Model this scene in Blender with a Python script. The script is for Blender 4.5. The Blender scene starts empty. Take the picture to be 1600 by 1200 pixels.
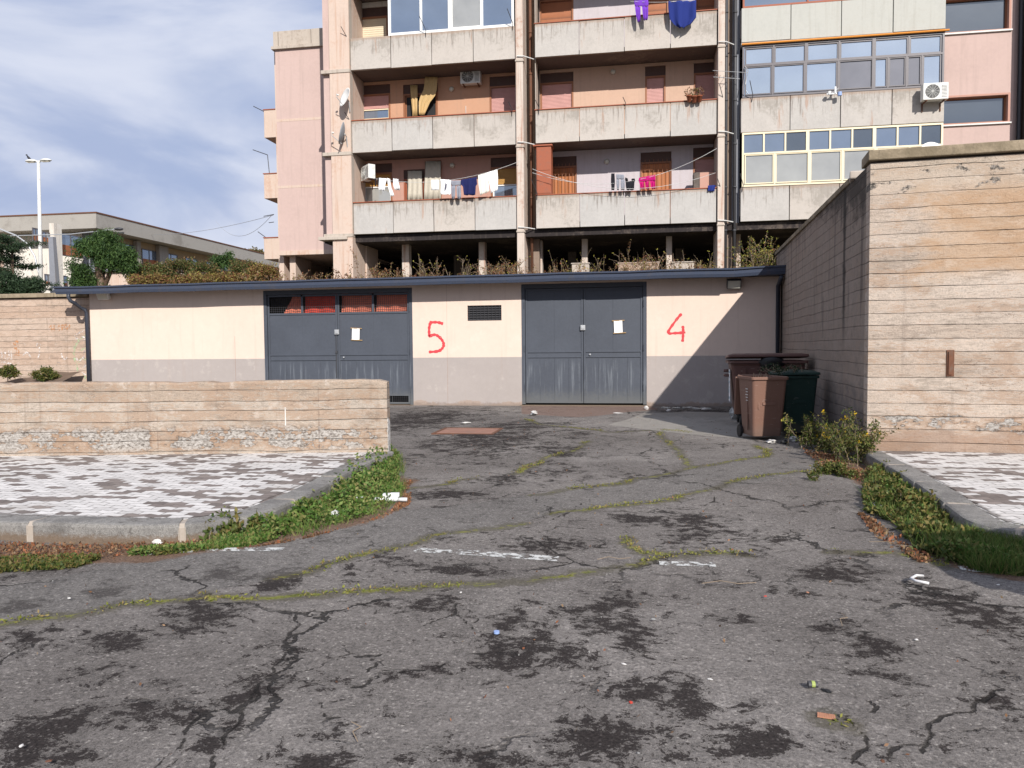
import bpy, math, random
import numpy as np
from mathutils import Vector, Matrix
random.seed(7); rng = np.random.default_rng(7)
sc = bpy.context.scene; COL = sc.collection
rad = math.radians
# ---------------------------------------------------------------- camera
F, YAW, PIT, ROLL, HC = 1202.0, rad(9.4), rad(2.73), rad(0.5), 1.5
_f = Vector((-math.sin(YAW)*math.cos(PIT), math.cos(YAW)*math.cos(PIT), -math.sin(PIT)))
_r0 = Vector((math.cos(YAW), math.sin(YAW), 0)); _u0 = _r0.cross(_f)
_r = _r0*math.cos(ROLL) - _u0*math.sin(ROLL); _u = _u0*math.cos(ROLL) + _r0*math.sin(ROLL)
CP = Vector((0, 0, HC))
cam = bpy.data.cameras.new('camera'); camo = bpy.data.objects.new('camera', cam); COL.objects.link(camo)
m3 = Matrix((_r, _u, -_f)).transposed(); camo.matrix_world = Matrix.Translation(CP) @ m3.to_4x4()
cam.sensor_width = 36; cam.lens = 36*F/1600; cam.clip_end = 2000; cam.clip_start = .05
sc.camera = camo
# ---------------------------------------------------------------- sun and sky
SD = Vector((-.47, 1, -.66)).normalized()
sl = bpy.data.lights.new('sun', 'SUN'); sl.energy = 5.0; sl.angle = rad(.53); sl.color = (1, .95, .885)
so = bpy.data.objects.new('sun', sl); COL.objects.link(so); so.rotation_euler = SD.to_track_quat('-Z', 'Y').to_euler()
wd = bpy.data.worlds.new('World'); sc.world = wd; wd.use_nodes = True
def build_world():
    nt = wd.node_tree; nt.nodes.clear(); N = nt.nodes.new; L = nt.links.new
    out = N('ShaderNodeOutputWorld'); bg = N('ShaderNodeBackground'); bg.inputs[1].default_value = .08
    sky = N('ShaderNodeTexSky'); sky.sky_type = 'NISHITA'; sky.sun_disc = False
    sky.sun_elevation = rad(30.8); sky.sun_rotation = rad(154.8); sky.air_density = 1.2; sky.dust_density = 1.5; sky.ozone_density = 2.0
    tc = N('ShaderNodeTexCoord'); mp = N('ShaderNodeMapping'); mp.inputs['Scale'].default_value = (1.0, 1.0, 3.4)
    mp.inputs['Rotation'].default_value = (0, rad(12), 0)
    n1 = N('ShaderNodeTexNoise'); n1.inputs['Scale'].default_value = 1.9; n1.inputs['Detail'].default_value = 9; n1.inputs['Roughness'].default_value = .48; n1.inputs['Distortion'].default_value = .35
    L(tc.outputs['Generated'], mp.inputs[0]); L(mp.outputs[0], n1.inputs['Vector'])
    mr = N('ShaderNodeMapRange'); mr.interpolation_type = 'SMOOTHSTEP'
    for i, v in enumerate((.30, .56, .80, 1.)): mr.inputs[i+1].default_value = v
    L(n1.outputs[0], mr.inputs[0])
    n2 = N('ShaderNodeTexNoise'); n2.inputs['Scale'].default_value = 2.3; n2.inputs['Detail'].default_value = 6; n2.inputs['Roughness'].default_value = .5; n2.inputs['Distortion'].default_value = .5
    L(mp.outputs[0], n2.inputs['Vector'])
    cr = N('ShaderNodeMix'); cr.data_type = 'RGBA'; cr.inputs[6].default_value = (4.6, 5.5, 7.9, 1); cr.inputs[7].default_value = (7.9, 8.4, 9.9, 1)
    m2 = N('ShaderNodeMapRange'); m2.interpolation_type = 'SMOOTHSTEP'; m2.inputs[1].default_value = .38; m2.inputs[2].default_value = .60; L(n2.outputs[0], m2.inputs[0]); L(m2.outputs[0], cr.inputs[0])
    mx = N('ShaderNodeMix'); mx.data_type = 'RGBA'; L(mr.outputs[0], mx.inputs[0]); 
    tint = N('ShaderNodeMix'); tint.data_type = 'RGBA'; tint.blend_type = 'MULTIPLY'; tint.inputs[0].default_value = 1
    L(sky.outputs[0], tint.inputs[6]); tint.inputs[7].default_value = (.85, .9, 1.15, 1)
    L(tint.outputs[2], mx.inputs[6]); L(cr.outputs[2], mx.inputs[7])
    L(mx.outputs[2], bg.inputs[0]); L(bg.outputs[0], out.inputs[0])
build_world()
sc.view_settings.view_transform = 'Standard'; sc.view_settings.look = 'None'; sc.view_settings.exposure = .18; sc.view_settings.gamma = 1
# ---------------------------------------------------------------- where a pixel of the 1600x1200 photograph meets a plane
def ray(x, y): return _r*((x-800)/F) + _u*((600-y)/F) + _f
def G(x, y, z=0.0):
    d = ray(x, y); return CP + d*((z-HC)/d.z)
def W(x, y, Y):
    d = ray(x, y); p = CP + d*(Y/d.y); return p.x, p.z
def AX(x, y, X):
    d = ray(x, y); p = CP + d*(X/d.x); return p.y, p.z
# ---------------------------------------------------------------- node helper
class V:
    def __init__(s, S, sock): s.S = S; s.k = sock
    def _m(s, o, op, r=False):
        a, b = (o, s) if r else (s, o); return s.S.math(op, a, b)
    def __add__(s, o): return s._m(o, 'ADD')
    def __radd__(s, o): return s._m(o, 'ADD')
    def __sub__(s, o): return s._m(o, 'SUBTRACT')
    def __rsub__(s, o): return s._m(o, 'SUBTRACT', True)
    def __mul__(s, o): return s._m(o, 'MULTIPLY')
    def __rmul__(s, o): return s._m(o, 'MULTIPLY')
    def __truediv__(s, o): return s._m(o, 'DIVIDE')
class S:
    def __init__(s, nt): s.nt = nt
    def N(s, t): return s.nt.nodes.new('ShaderNode'+t)
    def put(s, inp, v):
        if isinstance(v, V): s.nt.links.new(v.k, inp)
        elif isinstance(v, (tuple, list)):
            n = len(inp.default_value); inp.default_value = (tuple(v)+(1,))[:n] if len(v) < n else tuple(v)[:n]
        else: inp.default_value = v
    def math(s, op, a, b=0.0, c=None):
        n = s.N('Math'); n.operation = op; s.put(n.inputs[0], a); s.put(n.inputs[1], b)
        if c is not None: s.put(n.inputs[2], c)
        return V(s, n.outputs[0])
    def pos(s): 
        return V(s, s.N('NewGeometry').outputs['Position'])
    def obj(s): return V(s, s.N('TexCoord').outputs['Object'])
    def island(s): return V(s, s.N('NewGeometry').outputs['Random Per Island'])
    def rnd(s): return V(s, s.N('ObjectInfo').outputs['Random'])
    def attr(s, name): 
        n = s.N('Attribute'); n.attribute_name = name; return V(s, n.outputs['Fac'])
    def xyz(s, v):
        n = s.N('SeparateXYZ'); s.put(n.inputs[0], v); return [V(s, o) for o in n.outputs]
    def vec(s, x, y, z):
        n = s.N('CombineXYZ')
        for i, q in enumerate((x, y, z)): s.put(n.inputs[i], q)
        return V(s, n.outputs[0])
    def vmul(s, v, t):
        n = s.N('VectorMath'); n.operation = 'MULTIPLY'; s.put(n.inputs[0], v); s.put(n.inputs[1], t); return V(s, n.outputs[0])
    def vadd(s, v, t):
        n = s.N('VectorMath'); n.operation = 'ADD'; s.put(n.inputs[0], v); s.put(n.inputs[1], t); return V(s, n.outputs[0])
    def noise(s, v, scale=1., detail=4., rough=.55, dist=0., col=False):
        n = s.N('TexNoise'); s.put(n.inputs['Vector'], v); s.put(n.inputs['Scale'], scale); n.inputs['Detail'].default_value = detail
        n.inputs['Roughness'].default_value = rough; n.inputs['Distortion'].default_value = dist; return V(s, n.outputs[1 if col else 0])
    def voro(s, v, scale, feature='F1', out=0, rand=1.):
        n = s.N('TexVoronoi'); n.feature = feature; s.put(n.inputs['Vector'], v); n.inputs['Scale'].default_value = scale
        n.inputs['Randomness'].default_value = rand; return V(s, n.outputs[out])
    def white(s, v):
        n = s.N('TexWhiteNoise'); n.noise_dimensions = '3D'; s.put(n.inputs['Vector'], v); return V(s, n.outputs['Value'])
    def sm(s, v, a, b, lo=0., hi=1.):
        n = s.N('MapRange'); n.interpolation_type = 'SMOOTHSTEP' ; s.put(n.inputs[0], v)
        for i, q in enumerate((a, b, lo, hi)): s.put(n.inputs[i+1], q)
        return V(s, n.outputs[0])
    def mix(s, f, a, b, mode='MIX'):
        n = s.N('Mix'); n.data_type = 'RGBA'; n.blend_type = mode; n.clamp_factor = True
        s.put(n.inputs[0], f); s.put(n.inputs[6], a); s.put(n.inputs[7], b); return V(s, n.outputs[2])
    def scale(s, c, f):
        n = s.N('VectorMath'); n.operation = 'SCALE'; s.put(n.inputs[0], c); s.put(n.inputs['Scale'], f); return V(s, n.outputs[0])
    def ramp(s, f, stops):
        n = s.N('ValToRGB'); s.put(n.inputs[0], f); e = n.color_ramp.elements
        while len(e) < len(stops): e.new(.5)
        for i, (p, c) in enumerate(stops): e[i].position = p; e[i].color = tuple(c)+(1,)
        return V(s, n.outputs[0])
def mat(name, fn):
    m = bpy.data.materials.new(name); m.use_nodes = True; nt = m.node_tree; nt.nodes.clear(); s = S(nt)
    d = fn(s); out = s.N('OutputMaterial'); p = s.N('BsdfPrincipled')
    s.put(p.inputs['Base Color'], d['c']); s.put(p.inputs['Roughness'], d.get('r', .85)); s.put(p.inputs['Metallic'], d.get('m', 0.))
    s.put(p.inputs['Specular IOR Level'], d.get('s', .4))
    if 'h' in d:
        b = s.N('Bump'); b.inputs['Distance'].default_value = d.get('hd', .01); b.inputs['Strength'].default_value = d.get('hs', 1.)
        s.put(b.inputs['Height'], d['h']); nt.links.new(b.outputs[0], p.inputs['Normal'])
    sh = p.outputs[0]
    if 'gl' in d:
        g = s.N('BsdfGlossy'); g.inputs['Roughness'].default_value = .03; s.put(g.inputs['Color'], d.get('gc', (.9, .93, .95)))
        mx = s.N('MixShader'); s.put(mx.inputs[0], d['gl']); nt.links.new(sh, mx.inputs[1]); nt.links.new(g.outputs[0], mx.inputs[2]); sh = mx.outputs[0]
    if 'tl' in d:
        g = s.N('BsdfTranslucent'); s.put(g.inputs['Color'], d['c']); mx = s.N('MixShader'); mx.inputs[0].default_value = d['tl']
        nt.links.new(sh, mx.inputs[1]); nt.links.new(g.outputs[0], mx.inputs[2]); sh = mx.outputs[0]
    if 'a' in d:
        t = s.N('BsdfTransparent'); mx = s.N('MixShader'); s.put(mx.inputs[0], d['a']); nt.links.new(t.outputs[0], mx.inputs[1]); nt.links.new(sh, mx.inputs[2]); sh = mx.outputs[0]
    nt.links.new(sh, out.inputs[0]); return m
# ---------------------------------------------------------------- materials
def board(boardh=.165, base=(.50, .385, .285), light=(.60, .50, .40), stain=(.27, .165, .10), stain_amt=.5, mould_shade=None, peel=None, foot=None, edge=.35, zoff=0., lim=None):
    def f(s):
        P = s.pos(); x, y, z = s.xyz(P); u = x+y
        wob = s.noise(s.vec(x*.7, y*.7, z*.4), 1.3, 2)*.05
        zz = (z+wob+zoff)/boardh; warp = s.noise(s.vmul(P, (0, 0, 4.3)), 1., 1)*.7; zz = zz+warp
        row = s.math('FLOOR', zz); fr = s.math('FRACT', zz)
        rv = s.white(s.vec(row, 3.1, 7.7)); rv2 = s.white(s.vec(row, 9.1, 1.7))
        e1 = s.math('MINIMUM', fr, 1.-fr)+(s.noise(s.vec(u*2.2, row*2., z), 2.5, 5, .7)-.5)*.10; e1 = s.math('MAXIMUM', e1, 0.)
        ln = s.noise(s.vec(u*.9, row*1.7, 0.), 1.6, 5, .6); fine = s.noise(s.vec(u*2, y*2, z*45), 3., 4, .7)
        wline = .012+s.sm(ln, .42, .72)*.06
        line = 1.-s.sm(e1+(fine-.5)*.05, wline*.35, wline)
        line = line*s.sm(s.noise(s.vec(u*1.3, row*3., 4.), 1.6, 5, .75), .42, .56, .06, 1.)
        big = s.noise(s.vec(u*.8, y*.3, z*1.5), 1.1, 6, .6); med = s.noise(s.vec(u, y, z*1.8), 3.2, 6, .62); grain = s.noise(s.vec(u*3, y*3, z*28), 3., 5, .65)
        fin = s.noise(P, 60., 4, .7)
        c = s.mix(s.sm(rv*.22+big*.5+med*.45, .38, .75), base, light)
        c = s.scale(c, .97+(grain-.5)*1.25+(fin-.5)*1.1+(med-.5)*.6+(rv2-.5)*.12)
        st = s.sm(med*.6+big*.5+(rv2-.5)*.07+(grain-.5)*.55+(fin-.5)*.35, .575+.12*(.5-stain_amt), .635+.12*(.5-stain_amt))
        c = s.mix(st*.6*min(1, stain_amt*1.6), c, s.scale(stain, .7+fin*.6)); dirt = s.sm(s.noise(s.vec(u*.5, y, z*2.8), 3.6, 7, .72), .54, .64); c = s.mix(dirt*.45, c, (.22, .185, .15)); drp = s.sm(s.noise(s.vec(u*6., y, z*.35), 1.4, 5, .7), .58, .68); c = s.mix(drp*.28, c, (.17, .13, .105))
        speck = s.sm(s.noise(s.vec(u*1., y, z*1.6), 15., 5, .8), .60, .68)
        c = s.mix(speck*.5, c, (.14, .10, .075)); pale = s.sm(s.noise(s.vec(u*1.2, y, z*2.), 4., 6, .75), .56, .66); c = s.mix(pale*.35, c, (.62, .56, .50))
        rid = s.math('ABSOLUTE', s.noise(s.vec(u*.9, y, z*2.6), 2.7, 6, .6)-.5); hc = (1.-s.sm(rid, .002, .008))*s.sm(big, .50, .56); c = s.mix(hc*.6, c, (.10, .07, .05))
        h = s.sm(e1, 0., .05)*.5+rv*.5+grain*.35+fin*.25
        if peel:
            z0, z1, amt = peel
            band = s.sm(z, z0-.10, z0+.05)*(1.-s.sm(z, z1-.05, z1+.12))
            pn = s.noise(s.vec(u*1.1, y*.4, z*2.2), 2.1, 7, .66)
            pm = s.sm(pn+band*.12, .70-amt, .715-amt)*band
            ptex = s.noise(s.vec(u*1.4, y, z*3), 14., 7, .75)
            pc = s.ramp(ptex, [(.38, (.10, .085, .072)), (.46, (.30, .27, .24)), (.56, (.45, .42, .385)), (.70, (.56, .535, .50))])
            halo = s.sm(pn+band*.12, .61-amt, .70-amt)*band
            c = s.mix(halo*.6, c, (.30, .19, .12)); c = s.mix(pm, c, pc); h = h-pm*(.9-ptex)
        if foot:
            fm = 1.-s.sm(z+(med-.5)*.35, foot[0]-.05, foot[0]+.05); c = s.mix(fm*.6, c, s.scale(foot[1:], .75+med*.5))
        if lim: c = lim(s, c, x, y, z, med, big, grain)
        if mould_shade: c = mould_shade(s, c, x, y, z, med, big, grain)
        joint = 1.-s.sm(s.math('ABSOLUTE', s.math('FRACT', u/2.45+.31)-.5)+(fine-.5)*.006, .0015, .006)
        c = s.mix(line*edge*1.5, c, (.09, .068, .055)); c = s.mix(joint*s.sm(med, .4, .6)*.5, c, (.14, .10, .08))
        return dict(c=c, r=.93, s=.25, h=h-line*1.2+fin*.5, hd=.016)
    return f
def mould_shade_r(s, c, x, y, z, med, big, grain):
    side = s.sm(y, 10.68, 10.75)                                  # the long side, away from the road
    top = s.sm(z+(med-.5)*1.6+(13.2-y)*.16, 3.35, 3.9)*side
    c = s.mix(side*.72, c, s.scale((.235, .19, .16), .5+med))  # whole side darkened, its shade put into the colour
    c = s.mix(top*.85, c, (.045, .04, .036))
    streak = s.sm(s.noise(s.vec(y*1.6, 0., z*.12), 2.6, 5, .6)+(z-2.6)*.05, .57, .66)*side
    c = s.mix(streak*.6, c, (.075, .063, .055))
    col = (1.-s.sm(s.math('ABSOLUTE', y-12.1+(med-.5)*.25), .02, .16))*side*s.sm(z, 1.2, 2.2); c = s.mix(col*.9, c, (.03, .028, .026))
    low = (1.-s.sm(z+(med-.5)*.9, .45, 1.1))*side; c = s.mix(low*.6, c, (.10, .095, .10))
    fr = 1.-side
    rust = s.sm((x-3.2)*.5+(med-.5)*.9, .0, .35)*s.sm(z+(big-.5)*1.2, 2.15, 2.5)*(1.-s.sm(z, 3.3, 3.6))*fr
    c = s.mix(rust*.42, c, (.47, .285, .145))
    pale = s.sm(z+(med-.5)*.5, 3.3, 3.55)*fr; c = s.mix(pale*.35, c, (.50, .42, .33))
    tb = s.sm(s.noise(s.vec(x*1.3, 0., z*2.4), 2.2, 7, .7)+s.sm(z, 3.2, 3.5)*.1, .66, .70)*s.sm(z, 3.2, 3.45)*fr
    c = s.mix(tb, c, s.ramp(s.noise(s.vec(x, y, z), 22., 5, .8), [(.42, (.05, .045, .04)), (.55, (.20, .175, .15)), (.68, (.45, .41, .37))]))
    return c
M = {}
M['wall_r'] = mat('board_marked_concrete_tall', board(mould_shade=mould_shade_r, peel=(.36, .62, .025), foot=(.40, .27, .17, .115), stain_amt=.6, light=(.52, .44, .37), base=(.43, .35, .285)))
M['wall_l'] = mat('board_marked_concrete_low', board(boardh=.135, peel=(.20, .46, .105), stain_amt=.85, zoff=.03, edge=.27, base=(.38, .305, .24), light=(.48, .415, .35)))
M['wall_b'] = mat('board_marked_concrete_back', board(boardh=.17, stain_amt=.4, edge=.22, base=(.46, .335, .255), light=(.52, .41, .33)))
def coping(s):
    P = s.pos(); x, y, z = s.xyz(P); a = s.noise(P, 3., 6, .65); b = s.noise(P, 35., 4, .7); dr = s.noise(s.vec(x*5, y*5, z*.6), 2., 4)
    c = s.mix(s.sm(a, .35, .65), (.18, .145, .095), (.31, .25, .175)); c = s.mix(s.sm(dr, .55, .68)*.5, c, (.09, .075, .055)); return dict(c=s.scale(c, .8+b*.4), r=.95, h=b+a, hd=.008)
M['coping'] = mat('weathered_coping', coping)
def plaster(col, dirt=.25, streak=.2, dcol=(.25, .2, .16), topgrime=0., bump=.003):
    def f(s):
        P = s.pos(); x, y, z = s.xyz(P); a = s.noise(P, .7, 5, .6); b = s.noise(P, 8., 5, .7); st = s.noise(s.vec(x*4.5, y*4.5, z*.22), 1.6, 5, .65)
        c = s.scale(col, .86+a*.28+(b-.5)*.22)
        c = s.mix(s.sm(st, .50, .68)*streak, c, dcol); c = s.mix(s.sm(a*.6+b*.4, .51, .62)*dirt, c, dcol)
        return dict(c=c, r=.9, s=.25, h=b+s.noise(P, 60., 3)*.5, hd=bump)
    return f
def garage_paint(s):
    P = s.pos(); x, y, z = s.xyz(P); a = s.noise(P, .6, 5, .6); b = s.noise(P, 9., 6, .7); f3 = s.noise(P, 90., 2)
    up = s.scale((.665, .535, .45), .90+a*.18+(b-.5)*.14); lo = s.scale((.365, .325, .305), .88+a*.2+(b-.5)*.16)
    c = s.mix(s.sm(z+(b-.5)*.004, 1.248, 1.254), lo, up)
    drip = s.noise(s.vec(x*6, 0., z*.3), 1.3, 4, .6); c = s.mix(s.sm(drip, .54, .68)*.10, c, (.33, .23, .17)); spl = s.sm(s.noise(P, 2.6, 6, .7), .56, .66); c = s.mix(spl*.10, c, (.80, .72, .64))
    hair = 1.-s.sm(s.math('ABSOLUTE', x+10.88+(b-.5)*.012), .003, .007); hair = hair*(1.-s.sm(z, 1.85, 1.9))
    hair2 = (1.-s.sm(s.math('ABSOLUTE', x+4.93+(b-.5)*.01), .003, .008)); c = s.mix((hair+hair2*.6)*.6, c, (.25, .12, .08))
    sp = (1.-s.sm(s.noise(s.vec(x*1.1, 0., z), 1.7, 5, .6)+s.sm(z, 0., .55), .52, .60)); c = s.mix(sp*.55, c, (.33, .235, .17))
    spk = 1.-s.sm(z+(b-.5)*.25, .03, .10); c = s.mix(spk*.6, c, (.22, .17, .14))
    return dict(c=c, r=.85, s=.25, h=b*.4+f3, hd=.002)
M['garage'] = mat('garage_paint', garage_paint)
M['pink'] = mat('pink_render', plaster((.50, .375, .34), .25, .25, (.34, .26, .23))); M['pink_dk'] = mat('rose_render', plaster((.47, .27, .215), .15, .15))
M['beige'] = mat('beige_render', plaster((.54, .43, .36), .45, .5, (.42, .25, .17)))
M['orange_wall'] = mat('apricot_render', plaster((.50, .285, .185), .15, .15)); M['peach_wall'] = mat('peach_render', plaster((.53, .36, .27), .15, .15)); M['lilac_wall'] = mat('lilac_render', plaster((.50, .455, .475), .15, .15))
M['white_wall'] = mat('white_render', plaster((.66, .62, .56), .25, .3)); M['grey_wall'] = mat('grey_render', plaster((.34, .31, .28), .3, .3)); M['dark_wall'] = mat('dark_render', plaster((.10, .085, .075), .3, .3))  # dark_wall is a plain dark render tone
M['brown_wall'] = mat('brown_render', plaster((.22, .165, .13), .3, .3)); M['slate_wall'] = mat('slate_render', plaster((.22, .23, .26), .2, .3)); M['ochre_wall'] = mat('ochre_render', plaster((.40, .29, .18), .3, .3))
def parapet(s):
    P = s.pos(); x, y, z = s.xyz(P); r = s.rnd(); zl = s.math('MODULO', z-5.82, 3.05)
    a = s.noise(s.vadd(P, s.vec(r*40, 0., 0.)), 1.3, 6, .62); b = s.noise(P, 9., 6, .7); n3 = s.noise(P, 45., 3, .7)
    st = s.noise(s.vec(x*7., r*9, z*.45), 2.2, 6, .68); st2 = s.noise(s.vec(x*2.6, r*5, z*.3), 2., 5, .6)
    c = s.mix(r, (.43, .415, .395), (.485, .44, .395)); c = s.scale(c, .78+a*.38+(b-.5)*.34+(n3-.5)*.2)
    drip = s.sm(st+(zl-.5)*.10, .55, .70)*s.sm(zl+(a-.5)*1.4, .15, .9); c = s.mix(drip*.7, c, (.17, .145, .125))
    red = s.sm(st2+(zl-.6)*.06, .61, .72); c = s.mix(red*.6, c, (.36, .21, .14))
    gr = s.sm(a*.5+b*.35+(zl-.3)*.10+(r-.5)*.10, .46, .60); c = s.mix(gr*.75, c, (.27, .245, .215))
    spt = s.sm(s.noise(P, 6.5, 4, .75), .68, .73); c = s.mix(spt*.6, c, (.16, .13, .11))
    top = s.sm(zl+(st-.5)*.22, 1.03, 1.12); c = s.mix(top*.6, c, (.33, .24, .18))
    return dict(c=c, r=.92, s=.25, h=b+n3*.6, hd=.006)
M['parapet'] = mat('stained_parapet_concrete', parapet)
M['parapet_p'] = mat('painted_parapet', plaster((.44, .44, .405), .25, .2, (.3, .28, .24)))
M['conc'] = mat('bare_concrete', plaster((.44, .385, .33), .5, .4)); M['soffit'] = mat('soffit_concrete', plaster((.13, .10, .088), .5, .1)); M['pit'] = mat('shade_black_render', plaster((.028, .023, .023), .3, .1))  # soffit and pit colours darkened to stand in for deep shade
M['spall'] = mat('spalled_pier_concrete', plaster((.53, .46, .40), .6, .7, (.34, .18, .12)))
def flat(col, r=.6, s_=.4, var=.12, sc_=12., m=0., dirt=0.):
    def f(s):
        P = s.obj(); n = s.noise(P, sc_, 4, .65); c = s.scale(col, 1-var/2+n*var)
        if dirt: c = s.mix(s.sm(s.noise(P, sc_*.4, 6, .7), .5, .68)*dirt, c, (.12, .1, .08))
        return dict(c=c, r=r, s=s_, m=m, h=n, hd=.001)
    return f
def simple(k, col, **kw): M[k] = mat(k, flat(col, **kw))
simple('head_dark', (.085, .045, .035), dirt=.2); simple('red_oxide', (.30, .085, .04), dirt=.3); simple('brown_frame', (.27, .11, .05), r=.5); simple('white_frame', (.78, .78, .76), r=.35)
simple('cream_frame', (.72, .63, .44), r=.4); simple('grey_frame', (.11, .10, .11), r=.4); simple('dark_metal', (.05, .05, .055), r=.5); simple('black', (.012, .012, .013), r=.6)
simple('bitumen', (.045, .055, .085), r=.5, dirt=.3); simple('pipe_dark', (.035, .04, .055), r=.45); simple('gutter', (.06, .075, .115), r=.42, var=.2, dirt=.25); simple('galv', (.45, .46, .47), r=.45, m=.4)
simple('ac_white', (.66, .66, .63), r=.45, dirt=.3); simple('paper', (.80, .80, .79), r=.8); simple('tape', (.34, .22, .10), r=.5); simple('ink', (.30, .30, .33), r=.8)
simple('lamp_glass', (.55, .53, .45), r=.2); simple('pole_white', (.62, .62, .60), r=.5, dirt=.2); simple('roof_tile', (.36, .13, .07), dirt=.3); simple('fascia', (.33, .31, .28), dirt=.4, sc_=1.5)
simple('terracotta', (.32, .10, .05)); simple('dish', (.72, .71, .68), dirt=.25, sc_=6); simple('dish_dk', (.25, .26, .28), dirt=.2); simple('curtain', (.50, .34, .15), var=.3); simple('curtain_grey', (.48, .44, .36), var=.3)
simple('red_cloth', (.50, .055, .035), r=.85, var=.5, sc_=3.); simple('pale_red_cloth', (.55, .16, .10), r=.85, var=.5, sc_=3.)
simple('orange_tube', (.60, .23, .03)); simple('bark', (.12, .08, .055), sc_=20, var=.6); simple('soil', (.13, .09, .065), r=.95, var=.7, sc_=5., dirt=.3)
simple('kerbgrey', (.23, .225, .215), r=.85, var=.3, sc_=30, dirt=.3); simple('mortar', (.36, .31, .26), r=.9, var=.4, sc_=30)
simple('bird', (.02, .02, .024)); simple('pad', (.42, .42, .4), m=.3, r=.4); simple('rust', (.13, .055, .03), r=.85, var=.7, sc_=25, dirt=.5); simple('cardboard', (.42, .20, .12), r=.9, var=.2, sc_=30)
simple('cover_red', (.27, .14, .10), r=.9, var=.8, sc_=6., dirt=.5); simple('plastic_white', (.62, .62, .62), r=.4, var=.2, sc_=40); simple('styro', (.62, .60, .57), r=.8, var=.4, sc_=40, dirt=.4); simple('silver', (.55, .57, .60), r=.25, m=.7); simple('cap_blue', (.25, .35, .6)); simple('can_lime', (.30, .36, .10)); simple('twig', (.25, .19, .13), var=.4)
for k, c in dict(cl_white=(.80, .80, .80), cl_cream=(.74, .72, .64), cl_navy=(.018, .022, .085), cl_grey=(.24, .25, .29), cl_black=(.02, .02, .025), cl_magenta=(.42, .012, .14), cl_purple=(.16, .05, .42), cl_blue=(.022, .035, .17), cl_print=(.12, .12, .15), cl_teal=(.3, .45, .5)).items(): simple(k, c, r=.95, s_=.1, var=.1)
def boards(col, h=.05, dark=.45, vert=False):
    def f(s):
        x, y, z = s.xyz(s.pos()); fr = s.math('FRACT', (x if vert else z)/h); n = s.noise(s.pos(), 4., 4)
        return dict(c=s.scale(s.mix((1.-s.sm(fr, .0, .18))*dark, col, (.06, .03, .02)), .85+n*.3), r=.55, h=s.sm(fr, 0., .3), hd=.01)
    return f
M['shut_pink'] = mat('pink_roller', boards((.56, .30, .27))); M['shut_wood'] = mat('wood_roller', boards((.48, .26, .07))); M['shut_cream'] = mat('cream_roller', boards((.68, .58, .42), .08, .2)); M['shut_rust'] = mat('rust_shutter', boards((.33, .115, .045), .6, .5)); M['door_orange'] = mat('orange_door', boards((.42, .15, .05), .30, .3, True))
def glass(base, gl, wav=.0): 
    def f(s):
        P = s.pos(); n = s.noise(P, 1.1, 3); return dict(c=s.scale(base, .7+n*.6), r=.15, gl=gl, gc=(.8, .9, 1.), h=n, hd=.004)
    return f
M['glass_sky'] = mat('glass_reflecting', glass((.20, .24, .28), .52)); M['glass_dk'] = mat('glass_dark', glass((.045, .055, .065), .16)); M['glass_mid'] = mat('glass_hazy', glass((.30, .30, .28), .14)); M['glass_blue'] = mat('glass_blue', glass((.10, .13, .18), .25)); M['screen'] = mat('insect_screen', glass((.17, .17, .19), .05))
def doorpaint(s):
    P = s.pos(); x, y, z = s.xyz(P); a = s.noise(P, 1.2, 5, .6); b = s.noise(P, 14., 5, .7); st = s.noise(s.vec(x*9., 0., z*.5), 1.5, 6, .65); fx = s.noise(s.vec(x*1., 0., 0.), 1.2, 2)
    c = s.scale((.062, .071, .090), .75+a*.45+(b-.5)*.3)
    ch = s.sm(st, .50, .68)*(1.-s.sm(z+(a-.5)*.5, .9, 1.3))*s.sm(z, .1, .6); c = s.mix(ch*.55, c, (.19, .21, .235))
    dk = s.sm(s.noise(s.vec(x*5., 0., z*.4), 1.9, 5, .6), .57, .7); c = s.mix(dk*.3, c, (.055, .06, .075))
    low = (1.-s.sm(z+(b-.5)*.5, .1, .5)); c = s.mix(low*.35, c, (.17, .17, .15)); rs = s.sm(s.noise(P, 11., 5, .75), .69, .74)*(1.-s.sm(z, .3, 1.)); c = s.mix(rs*.7, c, (.10, .05, .03))
    return dict(c=c, r=.5+.2*a, s=.4, h=b, hd=.002)
M['gate'] = mat('slate_gate_paint', doorpaint)
def spray(col, fuzz=.5, w=.08):
    def f(s):
        P = s.pos(); n = s.noise(P, 16., 5, .7); return dict(c=s.scale(col, .8+n*.4), r=.7, a=s.sm(n, fuzz-w, fuzz))
    return f
M['spray_red'] = mat('red_spray', spray((.56, .05, .06), .42, .12)); M['spray_green'] = mat('green_spray', spray((.34, .46, .27), .56)); M['spray_white'] = mat('white_spray', spray((.62, .58, .55), .56)); M['spray_grey'] = mat('grey_spray', spray((.33, .28, .27), .58)); M['spray_orange'] = mat('orange_stain', spray((.46, .22, .10), .58)); M['smear'] = mat('plaster_smear', spray((.62, .60, .57), .46)); M['marking'] = mat('worn_road_paint', spray((.50, .50, .48), .555, .09))
def bin_plastic(col, fade):
    def f(s):
        P = s.obj(); n = s.noise(P, 3., 5, .6); b = s.noise(P, 26., 4, .7); x, y, z = s.xyz(P); scu = s.sm(s.noise(s.vec(x*3, y*3, z*14), 2., 5, .7), .60, .68)
        c = s.mix(n*.8, col, fade); c = s.mix(scu*.2, c, (.45, .40, .36)); c = s.mix((1.-s.sm(z+(n-.5)*.3, .1, .3))*.4, c, (.14, .11, .09)); return dict(c=c, r=.55, s=.35, h=b+n, hd=.003)
    return f
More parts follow.
